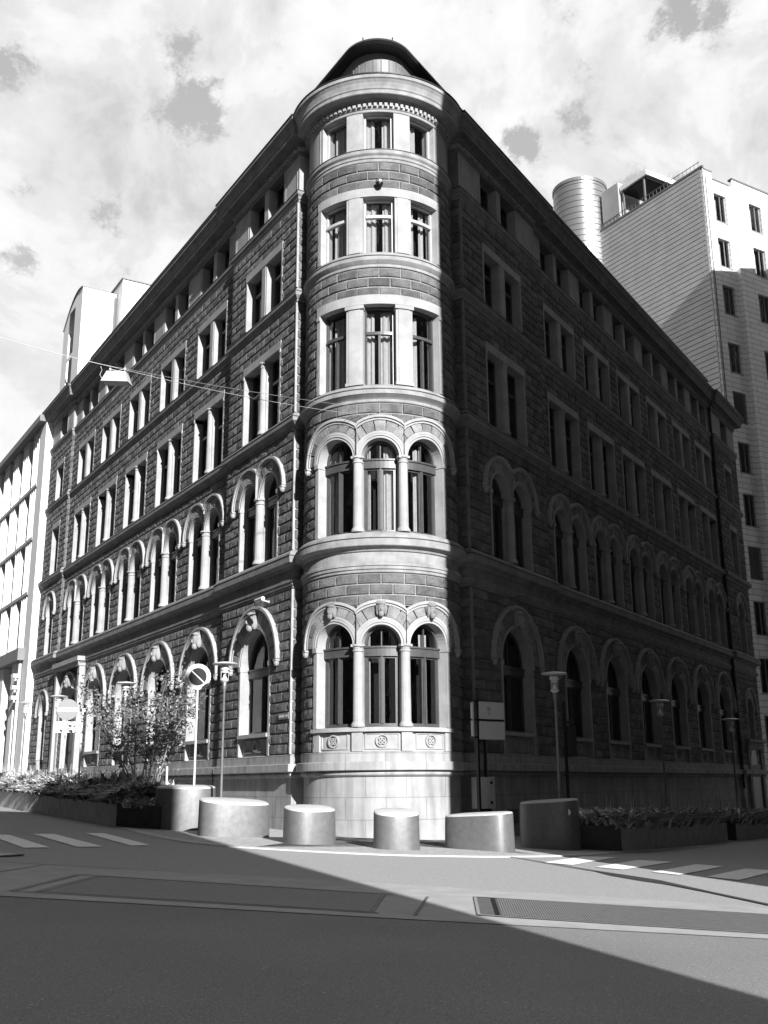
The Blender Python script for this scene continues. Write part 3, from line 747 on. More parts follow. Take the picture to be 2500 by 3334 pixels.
tw = WR(ops, 2.32, 18.14, 20.13, 20.44, cylmap, .16, tz=19.45, piers=[(-1.07, -.52), (.52, 1.07)], frame='woodl', mull=False, yf=.17)
tw['curtain'] = (curtains([(.15, .48), (-.48, -.1), (-2.0, -1.2), (1.2, 1.45), (1.75, 2.0)], 18.2, 20.1, .44, cylmap), 'curtain'); setp(realize(tw))
tw = WA([(-2.15, -1.09), (-.52, .52), (1.09, 2.15)], cylmap, .16, frame='woodl', yf=.19)
tw['curtain'] = (curtains([(.15, .5), (-.5, -.15), (-2.05, -1.3), (1.25, 1.7)], 21.95, 23.3, .48, cylmap), 'curtain'); setp(realize(tw))
# dark rooms behind the glass
mb = MB()
for f in 'LR':
    pts = [q(f, 14.2, -1.3), q(f, 53 if f == 'R' else 49.0, -1.3)]
    mb.grid([[(p.x-B0.x, p.y-B0.y, z) for p in pts] for z in (-1, 24.3)])
a_ = [(1.35*sin(rad(t)), -1.35*cos(rad(t))) for t in range(-120, 121, 12)]
mb.grid([[(x, y, z) for x, y in a_] for z in (-1, 24.3)])
for z in (2.0, 8.6, 13.3, 17.9, 21.6, 24.2):
    for f in 'LR':
        p4 = [q(f, 14.5, -.35), q(f, 52 if f == 'R' else 49, -.35), q(f, 52 if f == 'R' else 49, -2), q(f, 14.5, -2)]
        mb.face([(p.x-B0.x, p.y-B0.y, z) for p in p4])
    mb.face([((TR-.3)*sin(rad(t)), -(TR-.3)*cos(rad(t)), z+.01) for t in range(0, 360, 12)])
mb.build('interior', M['room'], bld)
# end gable walls
mb = MB()
for f, e in (('L', uEL), ('R', uER)):
    a, b_ = q(f, e-.01, (OL if f == 'L' else OR)-.01), q(f, e-.01, -14)
    mb.grid([[(p.x-B0.x, p.y-B0.y, z) for p in (a, b_)] for z in (-2, 24.3)])
mb.build('gable_wall', M['render'], bld)
# roof: rounded wedge attic of seamed metal, dark sheet roof over
def wedge(m_in, rho, z, ext=46):
    yc = (m_in+rho)/sin(rad(31.9)); cx, cy = -.1116, 28.43+yc
    pts = []
    ul = uEL-.5; ur = uER-.5
    pL = q('L', ul, -m_in); pR = q('R', ur, -m_in); pts.append((pL.x, pL.y))
    for i in range(0, 17):
        t = i/16; aL = math.atan2(nL.y, nL.x); aR = math.atan2(nR.y, nR.x)
        if aL > 0: aL -= 2*pi
        if aR > 0: aR -= 2*pi
        a = aL+(aR-aL)*t; pts.append((cx+rho*cos(a), cy+rho*sin(a)))
    pts.append((pR.x, pR.y)); return [(x-B0.x, y-B0.y, z) for x, y in pts]
rf = MB(); A = wedge(1.4, 1.1, 24.3); Bq = wedge(1.35, 1.12, 26.95)
seam = MB(); seam.grid([A, Bq])
for i in range(1, 18):
    p = A[i]; p2 = Bq[i]
    if i % 2 == 0: seam.tube([(p[0]*1.012, p[1]*1.012, p[2]), (p2[0]*1.012, p2[1]*1.012, p2[2])], .014, 4)
seam.build('attic_drum', M['seam'], bld)
r1 = wedge(.98, 1.3, 26.93); r2 = wedge(.92, 1.32, 27.0); r3 = wedge(.95, 1.3, 27.1); r4 = wedge(2.6, .9, 27.3); r5 = wedge(6, .5, 27.8)
rf.grid([Bq, r1, r2, r3, r4, r5]); rf.face(r5)
e0 = wedge(-.45, 2.6, 24.34); e1 = wedge(1.0, 1.7, 24.56); e2 = wedge(2.2, 1, 24.6)
rf.grid([wedge(.25, 1.8, 24.45), wedge(1.2, 1.3, 24.52), A])
roof = rf.build('roof', M['roof'], bld)
# gutter rim on the cornice
b = MB(); gp = [(.6, 24.325), (.66, 24.33), (.665, 24.37), (.6, 24.38)]
sweep(b, PL, gp, 1); sweep(b, PR, gp, -1); sweep(b, ARC, [(o, z+.003) for o, z in gp], 1); b.build('gutter', M['roof'], bld)
b = MB(); b.tube([(-.5, -1.1, 27.0), (-.53, -1.2, 27.25)], .02); b.tube([(.5, -1.1, 27.0), (.53, -1.2, 27.25)], .02); b.build('snow_hook', M['black'], roof)
# downpipes
def pipe(pts, r, name, mt):
    b = MB(); b.tube(pts, r, 8); return b.build(name, mt, bld, sm=True)
def L3(v, z): return (v.x-B0.x, v.y-B0.y, z)
pipe([L3(q('R', uB2R-.1, .12), 23.6), L3(q('R', uB2R-.1, .16), 1.2)], .06, 'downpipe', M['black'])
pipe([L3(q('R', uB1R+.15, .1), 7.7), L3(q('R', uB1R+.15, .1), .0)], .05, 'downpipe', M['black'])
pipe([L3(q('L', uB1L+.12, .1), 7.7), L3(q('L', uB1L+.12, .1), 2.3), L3(q('L', uB1L+.12, .3), 2.1), L3(q('L', uB1L+.12, .3), .3)], .045, 'downpipe', M['black'])
pipe([L3(q('R', uC+.2, .42), 2.9), L3(q('R', uC+.2, .42), 2.2), L3(q('R', uC+.2, .42), -.2)], .05, 'downpipe', M['black'])
# basement lights on the right, portal right end, portal canopy left
b = MB()
for u in (17.6, 31.5, 36.2, 40.6): b.box(u-.35, u+.35, .02-(OR if u < 21 else 0), .3, .15-.5*(u-15)/36*0+gz(q('R', u).x)+.35, gz(q('R', u).x)+.95)
b.build('basement_window', M['black'], bld, mtx=FR)
b = MB(); zg = gz(q('R', 49.6).x)
b.box(48.0, 48.45, -OR-.12, .1, zg, 3.35); b.box(50.9, 51.35, -OR-.12, .1, zg, 3.35); b.box(47.85, 51.5, -OR-.2, .1, 3.35, 3.75); b.box(47.75, 51.6, -OR-.32, .1, 3.75, 3.9)
b.build('portal', M['ledge'], bld, mtx=FR)
b = MB(); b.box(48.45, 50.9, -OR-.02, .0, zg, 3.35); b.build('door', M['black'], bld, mtx=FR)
b = MB()
for x in (-43.45, -39.0): b.box(x-.17, x+.17, -.34, .1, .4, 7.5); b.box(x-.22, x+.22, -.4, .1, 7.5, 7.62); b.box(x-.2, x+.2, -.38, .1, 7.62, 7.9)
b.box(-43.75, -38.7, -.5, .1, 7.75, 7.98); b.box(-43.65, -38.8, -.42, .1, 7.6, 7.75)
b.build('portal', M['stone'], bld, mtx=FL)
# flat pale strip at the projecting corners
b = MB(); b.box(-uC-.03, -uC+.02, -OL-.06, -OL+.04, 2.5, 7.62)
for z0, z1 in ((8.9, 12.98), (13.6, 17.57), (18.15, 21.4)): b.box(-uC-.035, -uC+.02, -OL-.06, -OL+.04, z0, z1)
b.build('corner_bead', M['stone'], bld, mtx=FL)
b = MB()
for z0, z1 in ((2.5, 7.62), (8.9, 12.98), (13.6, 17.57), (18.15, 21.4)): b.box(uC-.02, uC+.035, -OR-.06, -OR+.04, z0, z1)
b.build('corner_bead', M['ledge'], bld, mtx=FR)
# ================================================================ small things on the building (lift-off things)
def at(v, z): return (v.x, v.y, z)
o = empty('security_camera', (-.07, 30.12, 20.5), 'dark dome camera on the tower between fourth and fifth floor windows', 'camera')
b = MB(); b.blob((0, 0, 0), (.11, .11, .12), 12, 8); b.build('dome', M['black'], o, sm=True)
b = MB(); b.tube([(0, .02, .1), (0, .08, .16), (0, .2, .14)], .03, 6); b.rev(0, 0, [(.13, .02), (.13, .1), (.05, .16)], 12); b.build('bracket', M['greyM'], o)
def cam_arm(v, z, d, lab, col):
    o = empty('security_camera', at(v, z), lab, 'camera')
    b = MB(); b.tube([(0, 0, 0), (d.x*.35, d.y*.35, .05), (d.x*.5, d.y*.5, .02)], .025); b.build('arm', M[col], o)
    b = MB(); p = Vector((d.x*.5, d.y*.5, 0)); b.tube([tuple(p), tuple(p+Vector((-dL.x*.55, -dL.y*.55, 0)))], [.07, .075], 8); b.build('housing', M[col], o, sm=True)
    b = MB(); b.rev(0, 0, [(.06, -.04), (.06, .04)], 8); b.build('mount', M[col], o)
cam_arm(q('L', 16.7, OL+.02), 7.45, nL, 'pale bracket camera above the left corner ground floor arch', 'paleM')
cam_arm(q('R', 16.9, OR+.02), 7.45, nR, 'dark bracket camera above the right corner ground floor arch', 'greyM')
b = MB(fmat('L').to_3x3 and (lambda x, y, z: tuple(fmat('L') @ Vector((x, y, z))))); b.box(-15.75, -15.05, -OL-.09, -OL-.06, 3.56, 3.76)
b.build; pl = b.build('street_name_plate', M['greyM']); tag(pl, 'small street name plate on the left wall beside the tower', 'sign')
b = MB(lambda x, y, z: tuple(fmat('L') @ Vector((x, y, z))))
for i in range(9):
    if i != 6: b.box(-15.7+.068*i, -15.66+.068*i, -OL-.094, -OL-.0905, 3.62, 3.70)
lt = b.build('lettering', M['paleM']); lt.parent = pl
# ================================================================ street lamps
lampm = mat('lamp_glass', .5, .1, 0, .05, 3, spec=.6)
def make_lamp():
    o = bpy.data.objects.new('street_lamp', None); C.objects.link(o)
    b = MB(); b.rev(0, 0, [(.02, 4.64), (.36, 4.66), (.37, 4.675), (.34, 4.7), (.1, 4.74), (.02, 4.75)], 26); b.build('canopy', M['paleM'], o, sm=True)
    b = MB(); b.rev(0, 0, [(.1, 4.42), (.1, 4.6)], 14); b.build('lantern', lampm, o, sm=True)
    b = MB(); b.rev(0, 0, [(.13, 4.5), (.135, 4.52), (.135, 4.58), (.12, 4.6)], 16, caps=False)
    for k in range(4):
        a = k*pi/2+.4; b.tube([(.11*cos(a), .11*sin(a), 4.2), (.11*cos(a), .11*sin(a), 4.66)], .008, 4)
    b.rev(0, 0, [(.04, 4.12), (.12, 4.19), (.13, 4.21), (.1, 4.23)], 14); b.build('cage', M['paleM'], o)
    b = MB(); b.rev(0, 0, [(.035, 4.22), (.09, 4.24), (.05, 4.3), (.015, 4.42)], 12); b.build('reflector', M['white'], o, sm=True)
    b = MB(); b.rev(0, 0, [(.04, .9), (.034, 3.9), (.06, 3.95), (.065, 4.12), (.05, 4.16)], 12); b.build('pole', M['greyM'], o, sm=True)
    b = MB(); b.rev(0, 0, [(.14, 0), (.14, .8), (.12, .88), (.05, .92)], 16); b.build('base_sleeve', M['greyM'], o, sm=True)
    return o
lp = make_lamp()
LAMPS = [(-4.63, 30.26, 'street lamp nearest the tower on the left, standing behind the low bollard'), (-9.39, 38.08, 'street lamp rising out of the leafy young tree on the left'),
 (-14.28, 46.09, 'street lamp just behind the no entry sign'), (-17.45, 51.28, 'farthest left street lamp, in front of the white finned building'),
 (4.8, 29.82, 'street lamp nearest the tower on the shaded right side'), (9.77, 37.66, 'middle one of the three street lamps on the shaded right side'), (14.83, 45.64, 'farthest right street lamp, near the end of the dark facade')]
for i, (x, y, l) in enumerate(LAMPS):
    o = lp if i == 0 else copy_tree(lp)
    o.location = (x, y, gz(x)+.11); tag(o, l, 'street lamp', 'street lamps along the pavement')
# ================================================================ bollards of brushed metal
def brush(m, t, P, r, src):
    mp = t.nodes.new('ShaderNodeMapping'); mp.inputs['Scale'].default_value = (30, 30, .6); t.links.new(src, mp.inputs[0])
    n = t.nodes.new('ShaderNodeTexNoise'); n.inputs['Scale'].default_value = 1.2; n.inputs['Detail'].default_value = 4; t.links.new(mp.outputs[0], n.inputs[0])
    mr = t.nodes.new('ShaderNodeMapRange'); mr.inputs[3].default_value = .38; mr.inputs[4].default_value = .62; t.links.new(n.outputs[0], mr.inputs[0]); t.links.new(mr.outputs[0], P.inputs['Roughness'])
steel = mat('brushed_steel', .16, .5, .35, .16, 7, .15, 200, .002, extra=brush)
steelt = mat('sunlit_steel_top', .5, .6, .0, .12, 4)  # lid colour made paler, standing in for sun and sky light on the tops
def bollard(x, y, a, b_, h, rot, lab, n=2.6, tilt=0, ty=.15, grp='steel barrier blocks round the corner'):
    o = empty('bollard', (x, y, gz(x)+.105), lab, 'bollard', grp, rad(rot))
    def ring_(s, z, t=0):
        out = []
        for k in range(56):
            th = 2*pi*k/56; c, s2 = cos(th), sin(th)
            X = a*s*(abs(c)**(2/n))*(1 if c >= 0 else -1); Y = b_*s*(abs(s2)**(2/n))*(1 if s2 >= 0 else -1)
            out.append((X, Y, z+t*X+(ty*(X*sin(-rad(rot))+Y*cos(rad(rot))) if z > .5 else 0)))
        return out
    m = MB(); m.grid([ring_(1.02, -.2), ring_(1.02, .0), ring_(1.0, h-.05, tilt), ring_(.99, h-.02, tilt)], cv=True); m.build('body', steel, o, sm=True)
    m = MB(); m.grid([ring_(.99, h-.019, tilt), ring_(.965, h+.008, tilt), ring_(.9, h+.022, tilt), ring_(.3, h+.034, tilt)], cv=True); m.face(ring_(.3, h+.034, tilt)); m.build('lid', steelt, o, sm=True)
    return o
bollard(-5.86, 31.55, .86, .62, 1.2, 8, 'tall oval steel block carrying the no parking sign pole', 2.3, 0, .07)
bollard(-4.05, 28.85, .93, .5, .9, 22, 'long low steel block, first one left of the tower', 2.8)
bollard(-1.9, 26.85, .63, .52, .84, 28, 'low steel block with tilted top, third from the left', 2.5, .06)
bollard(.24, 26.0, .54, .5, .84, 8, 'small low steel block in front of the middle of the tower', 2.4)
bollard(2.3, 27.0, .9, .46, .84, -38, 'long low steel block half in shadow, right of the tower base', 3.0, 0, .07)
bollard(4.3, 28.6, .8, .56, 1.2, -40, 'tall steel block at the right end with a round sticker', 2.4, 0, .07)
b = MB(); b.rev(0, 0, [(.09, 0), (.09, .006)], 14, sx=1, sy=1)
st = b.build('sticker', M['paleM']); st.rotation_euler = (rad(90), 0, rad(-12)); st.location = (4.66, 27.93, 1.0-.15); tag(st, 'round pale sticker stuck on the tall right steel block', 'sticker')
# ================================================================ signs
def disc(mb, x, y, z, r, t, m=0, n=32):
    mb.grid([[(x+r*cos(2*pi*k/n), yy, z+r*sin(2*pi*k/n)) for k in range(n)] for yy in (y-t/2, y+t/2)], m, cv=True)
    mb.face([(x+r*cos(2*pi*k/n), y-t/2, z+r*sin(2*pi*k/n)) for k in range(n)], m); mb.face([(x+r*cos(2*pi*k/n), y+t/2, z+r*sin(2*pi*k/n)) for k in range(n)], m)
sg_y = mat('sign_pale', .62, .5, 0, .03, 3); sg_d = mat('sign_dark', .012, .6, 0, .1, 3); sg_m = mat('sign_mid', .22, .5, 0, .05, 3)
o = empty('parking_sign', (-5.62, 31.5, 1.32), 'round no parking sign with one diagonal bar on a white pole', 'road sign', rz=rad(5))
b = MB(); b.rev(0, 0, [(.034, 0), (.034, 3.3)], 10); b.build('pole', M['paleM'], o, sm=True)
b = MB(); disc(b, 0, -.05, 3.42, .385, .02); b.build('plate', sg_y, o)
b = MB(); disc(b, 0, -.068, 3.42, .262, .008); b.build('dark_field', sg_d, o)
b = MB(); a = rad(-43); dxx, dzz = cos(a), sin(a); px, pz = -dzz*.016, dxx*.016
b.face([(-dxx*.26-px, -.076, 3.42-dzz*.26-pz), (dxx*.26-px, -.076, 3.42+dzz*.26-pz), (dxx*.26+px, -.076, 3.42+dzz*.26+pz), (-dxx*.26+px, -.076, 3.42-dzz*.26+pz)]); b.build('diagonal_bar', sg_y, o)
o = empty('no_entry_sign', (-11.3, 37.6, gz(-11.3)+.4), 'round no entry sign with white bar and plate below, in the left planter', 'road sign', rz=rad(12))
b = MB(); b.tube([(-.12, 0, 0), (0, 0, 2.6), (.02, 0, 3.6)], .035, 8); b.build('pole', M['paleM'], o, sm=True)
b = MB(); disc(b, 0, -.06, 3.35, .37, .02); b.build('disc', sg_m, o)
b = MB(); b.box(-.36, .36, -.08, -.072, 3.27, 3.42); b.build('white_bar', sg_y, o)
b = MB(); b.box(-.38, .34, -.07, -.05, 2.55, 2.93); b.build('lower_plate', sg_y, o)
b = MB()
for x, z in ((-.1, 2.78), (.02, 2.79), (-.05, 2.7), (.06, 2.71)): b.box(x-.025, x+.035, -.075, -.071, z, z+.04)
b.build('faint_marks', mat('faint_sign_print', .45, .6, 0, .1, 9), o)
b = MB(); b.box(.33, .42, -.05, .05, 3.6, 3.72); b.build('bracket', M['paleM'], o)
o = empty('marker_post', (-10.3, 36, gz(-10.3)+.5), 'slim pale post with a small bracket top, between the no entry sign and the tree', 'post')
b = MB(); b.rev(0, 0, [(.035, 0), (.035, 3.2)], 8); b.build('pole', M['paleM'], o, sm=True)
b = MB(); b.box(-.05, .16, -.05, .05, 3.1, 3.22); b.build('bracket', M['paleM'], o)
# information board
o = empty('information_board', (2.55, 30.2, gz(2.5)+.11), 'two stacked pale panels on a dark post beside the tower, faint emblem on top one', 'sign board', rz=math.atan2(.62, .78))
b = MB(); b.box(.03, .1, -.05, .05, 0, 3.88); b.box(-.14, .1, -.04, .04, 3.82, 3.87); b.box(-.14, .1, -.04, .04, 2.82, 2.87); b.box(-.14, 1.12, -.035, .035, 3.31, 3.355); b.build('post', M['black'], o)
pan = mat('pale_panel', .55, .6, 0, .05, 2)
b = MB(); b.box(.15, 1.12, -.05, .05, 3.37, 3.85); b.build('panel', pan, o)
b = MB(); b.box(.15, 1.12, -.05, .05, 2.8, 3.3); b.build('panel', pan, o)
b = MB(); b.box(-.13, -.08, -.04, .04, 2.84, 3.85); b.build('side_strip', pan, o)
b = MB()
for i, (x, z, w2, h2) in enumerate(((.44, 3.66, .12, .05), (.45, 3.58, .04, .07), (.53, 3.57, .04, .08), (.47, 3.5, .09, .05), (.5, 3.62, .03, .03))): b.box(x, x+w2, -.055, -.051, z, z+h2)
b.build('emblem', mat('faint_print', .3, .6, 0, .2, 20), o)
# cabinet
o = empty('utility_cabinet', (2.75, 31.7, gz(2.75)+.1), 'pale two-door metal cabinet raised on a post in the shade right of the tower', 'cabinet', rz=math.atan2(.84, .54)-.35)
b = MB(); b.box(0, .62, 0, .35, .88, 1.78); b.build('body', mat('cabinet_paint', .6, .5, 0, .08, 3), o)
b = MB(); b.box(.02, .3, -.012, -.001, .9, 1.76); b.build('door', mat('cabinet_door', .58, .5, 0, .08, 3), o)
b = MB(); b.box(.32, .6, -.012, -.001, .9, 1.76); b.build('door', mat('cabinet_door_2', .5, .5, 0, .12, 3), o)
for z in (1.05, 1.62):
    b = MB(); b.blob((.45, -.03, z), (.05, .03, .05), 8, 6); b.build('knob', M['black'], o, sm=True)
b = MB(); b.box(.12, .5, .05, .3, .0, .88); b.build('stand', M['black'], o)
# dark pole with box on the right
o = empty('signal_pole', (5.62, 33.3, gz(5.6)+.1), 'thin dark pole with a hung dark box, before the second right arch', 'pole')
b = MB(); b.rev(0, 0, [(.05, 0), (.05, 4.2)], 10); b.build('pole', M['black'], o, sm=True)
b = MB(); b.box(.03, .33, -.1, .12, 2.5, 3.45); b.build('box', M['black'], o)
b = MB(); b.box(.02, .3, -.12, -.1, 3.5, 3.6); b.build('visor', M['black'], o)
# hanging luminaire and its wire
wm = mat('wire', .3, .5, .3, .1, 5)
def cat_wire(A, B, sag, n=14):
    A, B = Vector(A), Vector(B); return [tuple(A+(B-A)*i/n+Vector((0, 0, -sag*4*(i/n)*(1-i/n)))) for i in range(n+1)]
b = MB(); b.tube(cat_wire((-.72, 30.3, 12.6), (-7.1, 26, 12.42), .12), .008, 5); b.tube(cat_wire((-7.1, 26, 12.42), (-15.0, 24.0, 14.6), .25), .008, 5)
b.tube(cat_wire((.2, 30.32, 12.75), (-7.1, 26.02, 12.45), .1), .006, 4)
wr = b.build('suspension_wire', wm); tag(wr, 'thin pale wire strung from the tower across the left street', 'wire')
o = empty('hanging_street_light', (-7.1, 26, 12.0), 'boxy white street light hanging on the wire over the left street', 'street light', rz=rad(-8)); o.scale = (.88, .88, .88)
b = MB()
b.grid([[(-.3, -.13, .36), (.3, -.13, .30), (.3, .13, .30), (-.3, .13, .36)], [(-.44, -.2, .02), (.42, -.2, -.06), (.42, .2, -.06), (-.44, .2, .02)]], cv=True)
b.face([(-.3, -.13, .36), (.3, -.13, .30), (.3, .13, .30), (-.3, .13, .36)]); b.build('housing', mat('lamp_housing', .42, .5, 0, .1, 5), o)
b = MB(); b.face([(-.42, -.19, .015), (.41, -.19, -.062), (.41, .19, -.062), (-.42, .19, .015)]); b.face([(-.4, -.18, .005), (.39, -.18, -.072), (.39, .18, -.072), (-.4, .18, .005)]); b.build('lens', M['greyM'], o)
b = MB(); b.tube([(-.22, 0, .34), (-.24, 0, .46), (0, 0, .38), (.22, 0, .44), (.22, 0, .3)], .012, 5); b.blob((-.24, 0, .46), (.04, .04, .05), 6, 5); b.blob((.23, 0, .43), (.04, .04, .05), 6, 5); b.build('hanger', M['paleM'], o)
b = MB(); b.tube([(-.55, 0, .56), (-.5, 0, .45), (-.56, 0, .3), (-.5, 0, .18), (-.42, 0, .2), (-.3, 0, .3)], .01, 5); b.build('cable', M['paleM'], o)
# ================================================================ planters and planting
corten = mat('dark_planter_steel', .06, .6, .3, .3, 2)
pconc = mat('planter_panel', .42, .7, 0, .25, 3, .3, 40, .004)
soil = mat('soil', .04, .95, 0, .3, 8, .6, 30, .02)
def planter(pts, h, lab, seams=True):
    c = Vector((sum(p[0] for p in pts)/len(pts), sum(p[1] for p in pts)/len(pts), 0))
    o = empty('planter', (c.x, c.y, gz(c.x)), lab, 'planter', 'raised planters along the kerb')
    P = [V2(*p)-V2(c.x, c.y) for p in pts]; n = len(P)
    g = lambda v: gz(v.x+c.x)-gz(c.x)
    names = ['side_panel']*n
    for i in range(n):
        A, B = P[i], P[(i+1) % n]; d = (B-A).normalized(); nn = V2(-d.y, d.x)*.04; b = MB()
        k = max(1, int((B-A).length/1.5))
        for j in range(k):
            s0 = A+d*((B-A).length*j/k+.004); s1 = A+d*((B-A).length*(j+1)/k-.004)
            b.grid([[(v.x, v.y, z) for v, z in ((s, g(s)-.3), (s, g(s)+h), (s+nn, g(s)+h), (s+nn, g(s)-.3))] for s in (s0, s1)], cv=True)
        b.build('side_panel', corten if (B-A).length < 3 else pconc, o)
    b = MB(); b.face([(v.x, v.y, g(v)+h-.06) for v in P]); b.build('soil', soil, o)
    return o
def Lq(u, o): v = q('L', u, o); return (v.x, v.y)
def Rq(u, o): v = q('R', u, o); return (v.x, v.y)
planter([(-7.9, 31.72), (-6.45, 30.95), (-6.1, 31.9), Lq(17.2, 3.2), Lq(60, 3.2), Lq(60, 4.75)], .74, 'long steel planter beside the left road, young tree growing in it')
planter([(5.0, 28.75), (6.15, 28.52), Rq(22.7, 5.5), Rq(22.7, 4.3), Rq(13.2, 4.1)], .72, 'right planter nearest the tall steel block')
planter([Rq(23.6, 5.55), Rq(34, 5.8), Rq(34, 4.5), Rq(23.6, 4.35)][0:4], .7, 'right planter farther along the shaded street')
def leafmat(name, col, var):
    def ex(m, t, P, r, src):
        g = t.nodes.new('ShaderNodeNewGeometry'); mr = t.nodes.new('ShaderNodeMapRange'); mr.inputs[3].default_value = 1-var; mr.inputs[4].default_value = 1+var*1.2
        t.links.new(g.outputs['Random Per Island'], mr.inputs[0]); a = t.nodes.new('ShaderNodeMix'); a.data_type = 'RGBA'; a.blend_type = 'MULTIPLY'; a.inputs[0].default_value = 1
        t.links.new(r.outputs[0], a.inputs[6]); t.links.new(mr.outputs[0], a.inputs[7]); t.links.new(a.outputs[2], P.inputs['Base Color'])
        P.inputs['Subsurface Weight'].default_value = 0
    return mat(name, col, .42, 0, .25, 4, spec=.5, extra=ex)
leaf = leafmat('strap_leaf', .36, .75); leaf2 = leafmat('tree_leaf', .16, .8)
def blades(name, spots, lab):
    b = MB()
    for (x, y, z, L, wd, lean) in spots:
        a = random.uniform(0, 2*pi); dx_, dy_ = cos(a), sin(a); px_, py_ = -dy_*wd/2, dx_*wd/2
        pts = []
        for t in (0, .35, .7, 1):
            r = L*lean*(t**1.5); h = L*(t*(1.05-lean*.55*t)); ww = (1 if t < .4 else (.8 if t < .8 else .08))
            pts.append([(x+dx_*r-px_*ww, y+dy_*r-py_*ww, z+h), (x+dx_*r+px_*ww, y+dy_*r+py_*ww, z+h-.01)])
        b.grid(pts)
    o = b.build(name, leaf); tag(o, lab, 'plants', kind='stuff'); return o
random.seed(11)
sp = []
for i in range(11000):
    t = random.random()**1.5; u = 16.9+34*t; o_ = random.uniform(3.15, 4.95)
    v = q('L', u, o_); z = gz(v.x)+.68; edge = o_ > 4.5
    hump = .8+.35*sin(u*1.3)+.25*sin(u*3.1+1)
    sp.append((v.x, v.y, z+random.uniform(0, .4)*hump, random.uniform(.42, .72)*(.8 if edge else 1.15), random.uniform(.07, .13), random.uniform(.5, 1.2) if not edge else random.uniform(.8, 1.35)))
for i in range(700):
    u = 17+36*random.random()**1.3; v = q('L', u, random.uniform(3.2, 4.4)); sp.append((v.x, v.y, gz(v.x)+.8, random.uniform(.6, 1.15), .025, random.uniform(.05, .3)))
for i in range(700):
    x = random.uniform(-7.6, -6.3); y = random.uniform(31.2, 33.4); sp.append((x, y, gz(x)+.66, random.uniform(.25, .5), random.uniform(.05, .09), random.uniform(.5, 1.2)))
blades('ground_cover', sp, 'dense strap leaved plants spilling over the left planter')
sp = []
for u0, u1, n, oa, ob in ((13.3, 22.6, 4200, 4.15, 5.45), (23.7, 33.9, 2600, 4.45, 5.7)):
    for i in range(n):
        u = random.uniform(u0, u1); o_ = random.uniform(oa, ob); v = q('R', u, o_)
        sp.append((v.x, v.y, gz(v.x)+.64+random.uniform(0, .16), random.uniform(.42, .72), random.uniform(.06, .11), random.uniform(.7, 1.3)))
for i in range(90):
    u = random.uniform(14, 30); v = q('R', u, random.uniform(4.2, 4.8)); sp.append((v.x, v.y, gz(v.x)+.8, random.uniform(.5, .95), .02, random.uniform(.05, .3)))
blades('ground_cover', sp, 'dense strap leaved plants filling the right planters in the shade')
# young multi stem tree
tr = empty('young_tree', (-7.9, 35.2, gz(-8.1)+.65), 'young many-stemmed leafy tree in the left planter in front of the arches', 'tree')
bark = mat('bark', .2, .8, 0, .3, 20); b = MB(); tips = []
random.seed(5)
for i in range(12):
    a = i*2.4; bx, by = .22*cos(a), .22*sin(a); p = Vector((bx, by, 0)); pts = [tuple(p)]; d = Vector((cos(a)*.36, sin(a)*.36, 1)).normalized()
    if i == 0: d = Vector((.12, 0, 1))
    L = random.uniform(2.4, 4.2)
    for k in range(6):
        p = p+d*L/6; d = (d+Vector((random.uniform(-.16, .16), random.uniform(-.16, .16), .04))).normalized(); pts.append(tuple(p)); 
        if k >= 2:
            for j in range(3):
                e = Vector((random.uniform(-1, 1), random.uniform(-1, 1), random.uniform(.0, .8))).normalized(); L2 = random.uniform(.3, .85)
                q1 = p+e*L2*.5; q2 = p+e*L2+Vector((0, 0, .06)); b.tube([tuple(p), tuple(q1), tuple(q2)], [.012, .009, .004], 4); tips += [q1, q2, (p+q1)/2, (q1+q2)/2]
        if k >= 1: tips.append(p.copy())
    b.tube(pts, [.035-.005*k for k in range(7)], 6)
b.build('trunk', bark, tr)
b = MB()
for tp in tips:
    for k in range(random.choice((3, 6, 9))):
        c = tp+Vector((random.gauss(0, .13), random.gauss(0, .13), random.gauss(0, .12))); s = random.uniform(.03, .062)
        a1 = Vector((random.gauss(0, 1), random.gauss(0, 1), random.gauss(0, .6))).normalized(); a2 = a1.cross(Vector((random.gauss(0, 1), random.gauss(0, 1), random.gauss(0, 1)))).normalized()
        b.face([tuple(c-a1*s*1.4), tuple(c-a2*s*.7), tuple(c+a1*s*1.4), tuple(c+a2*s*.7)])
b.build('crown', leaf2, tr)
stm = mat('stake_wood', .5, .8, 0, .15, 10)
for (x, y, l) in ((-7.97, 34.0, 'pale wooden tree stake left of the young stem'), (-6.94, 34.0, 'pale wooden tree stake right of the young stem')):
    b = MB(); b.rev(0, 0, [(.035, 0), (.035, 1.25), (.02, 1.27)], 8); o = b.build('tree_stake', stm); o.location = (x, y, gz(x)+.62); tag(o, l, 'stake', 'stakes in the left planter')

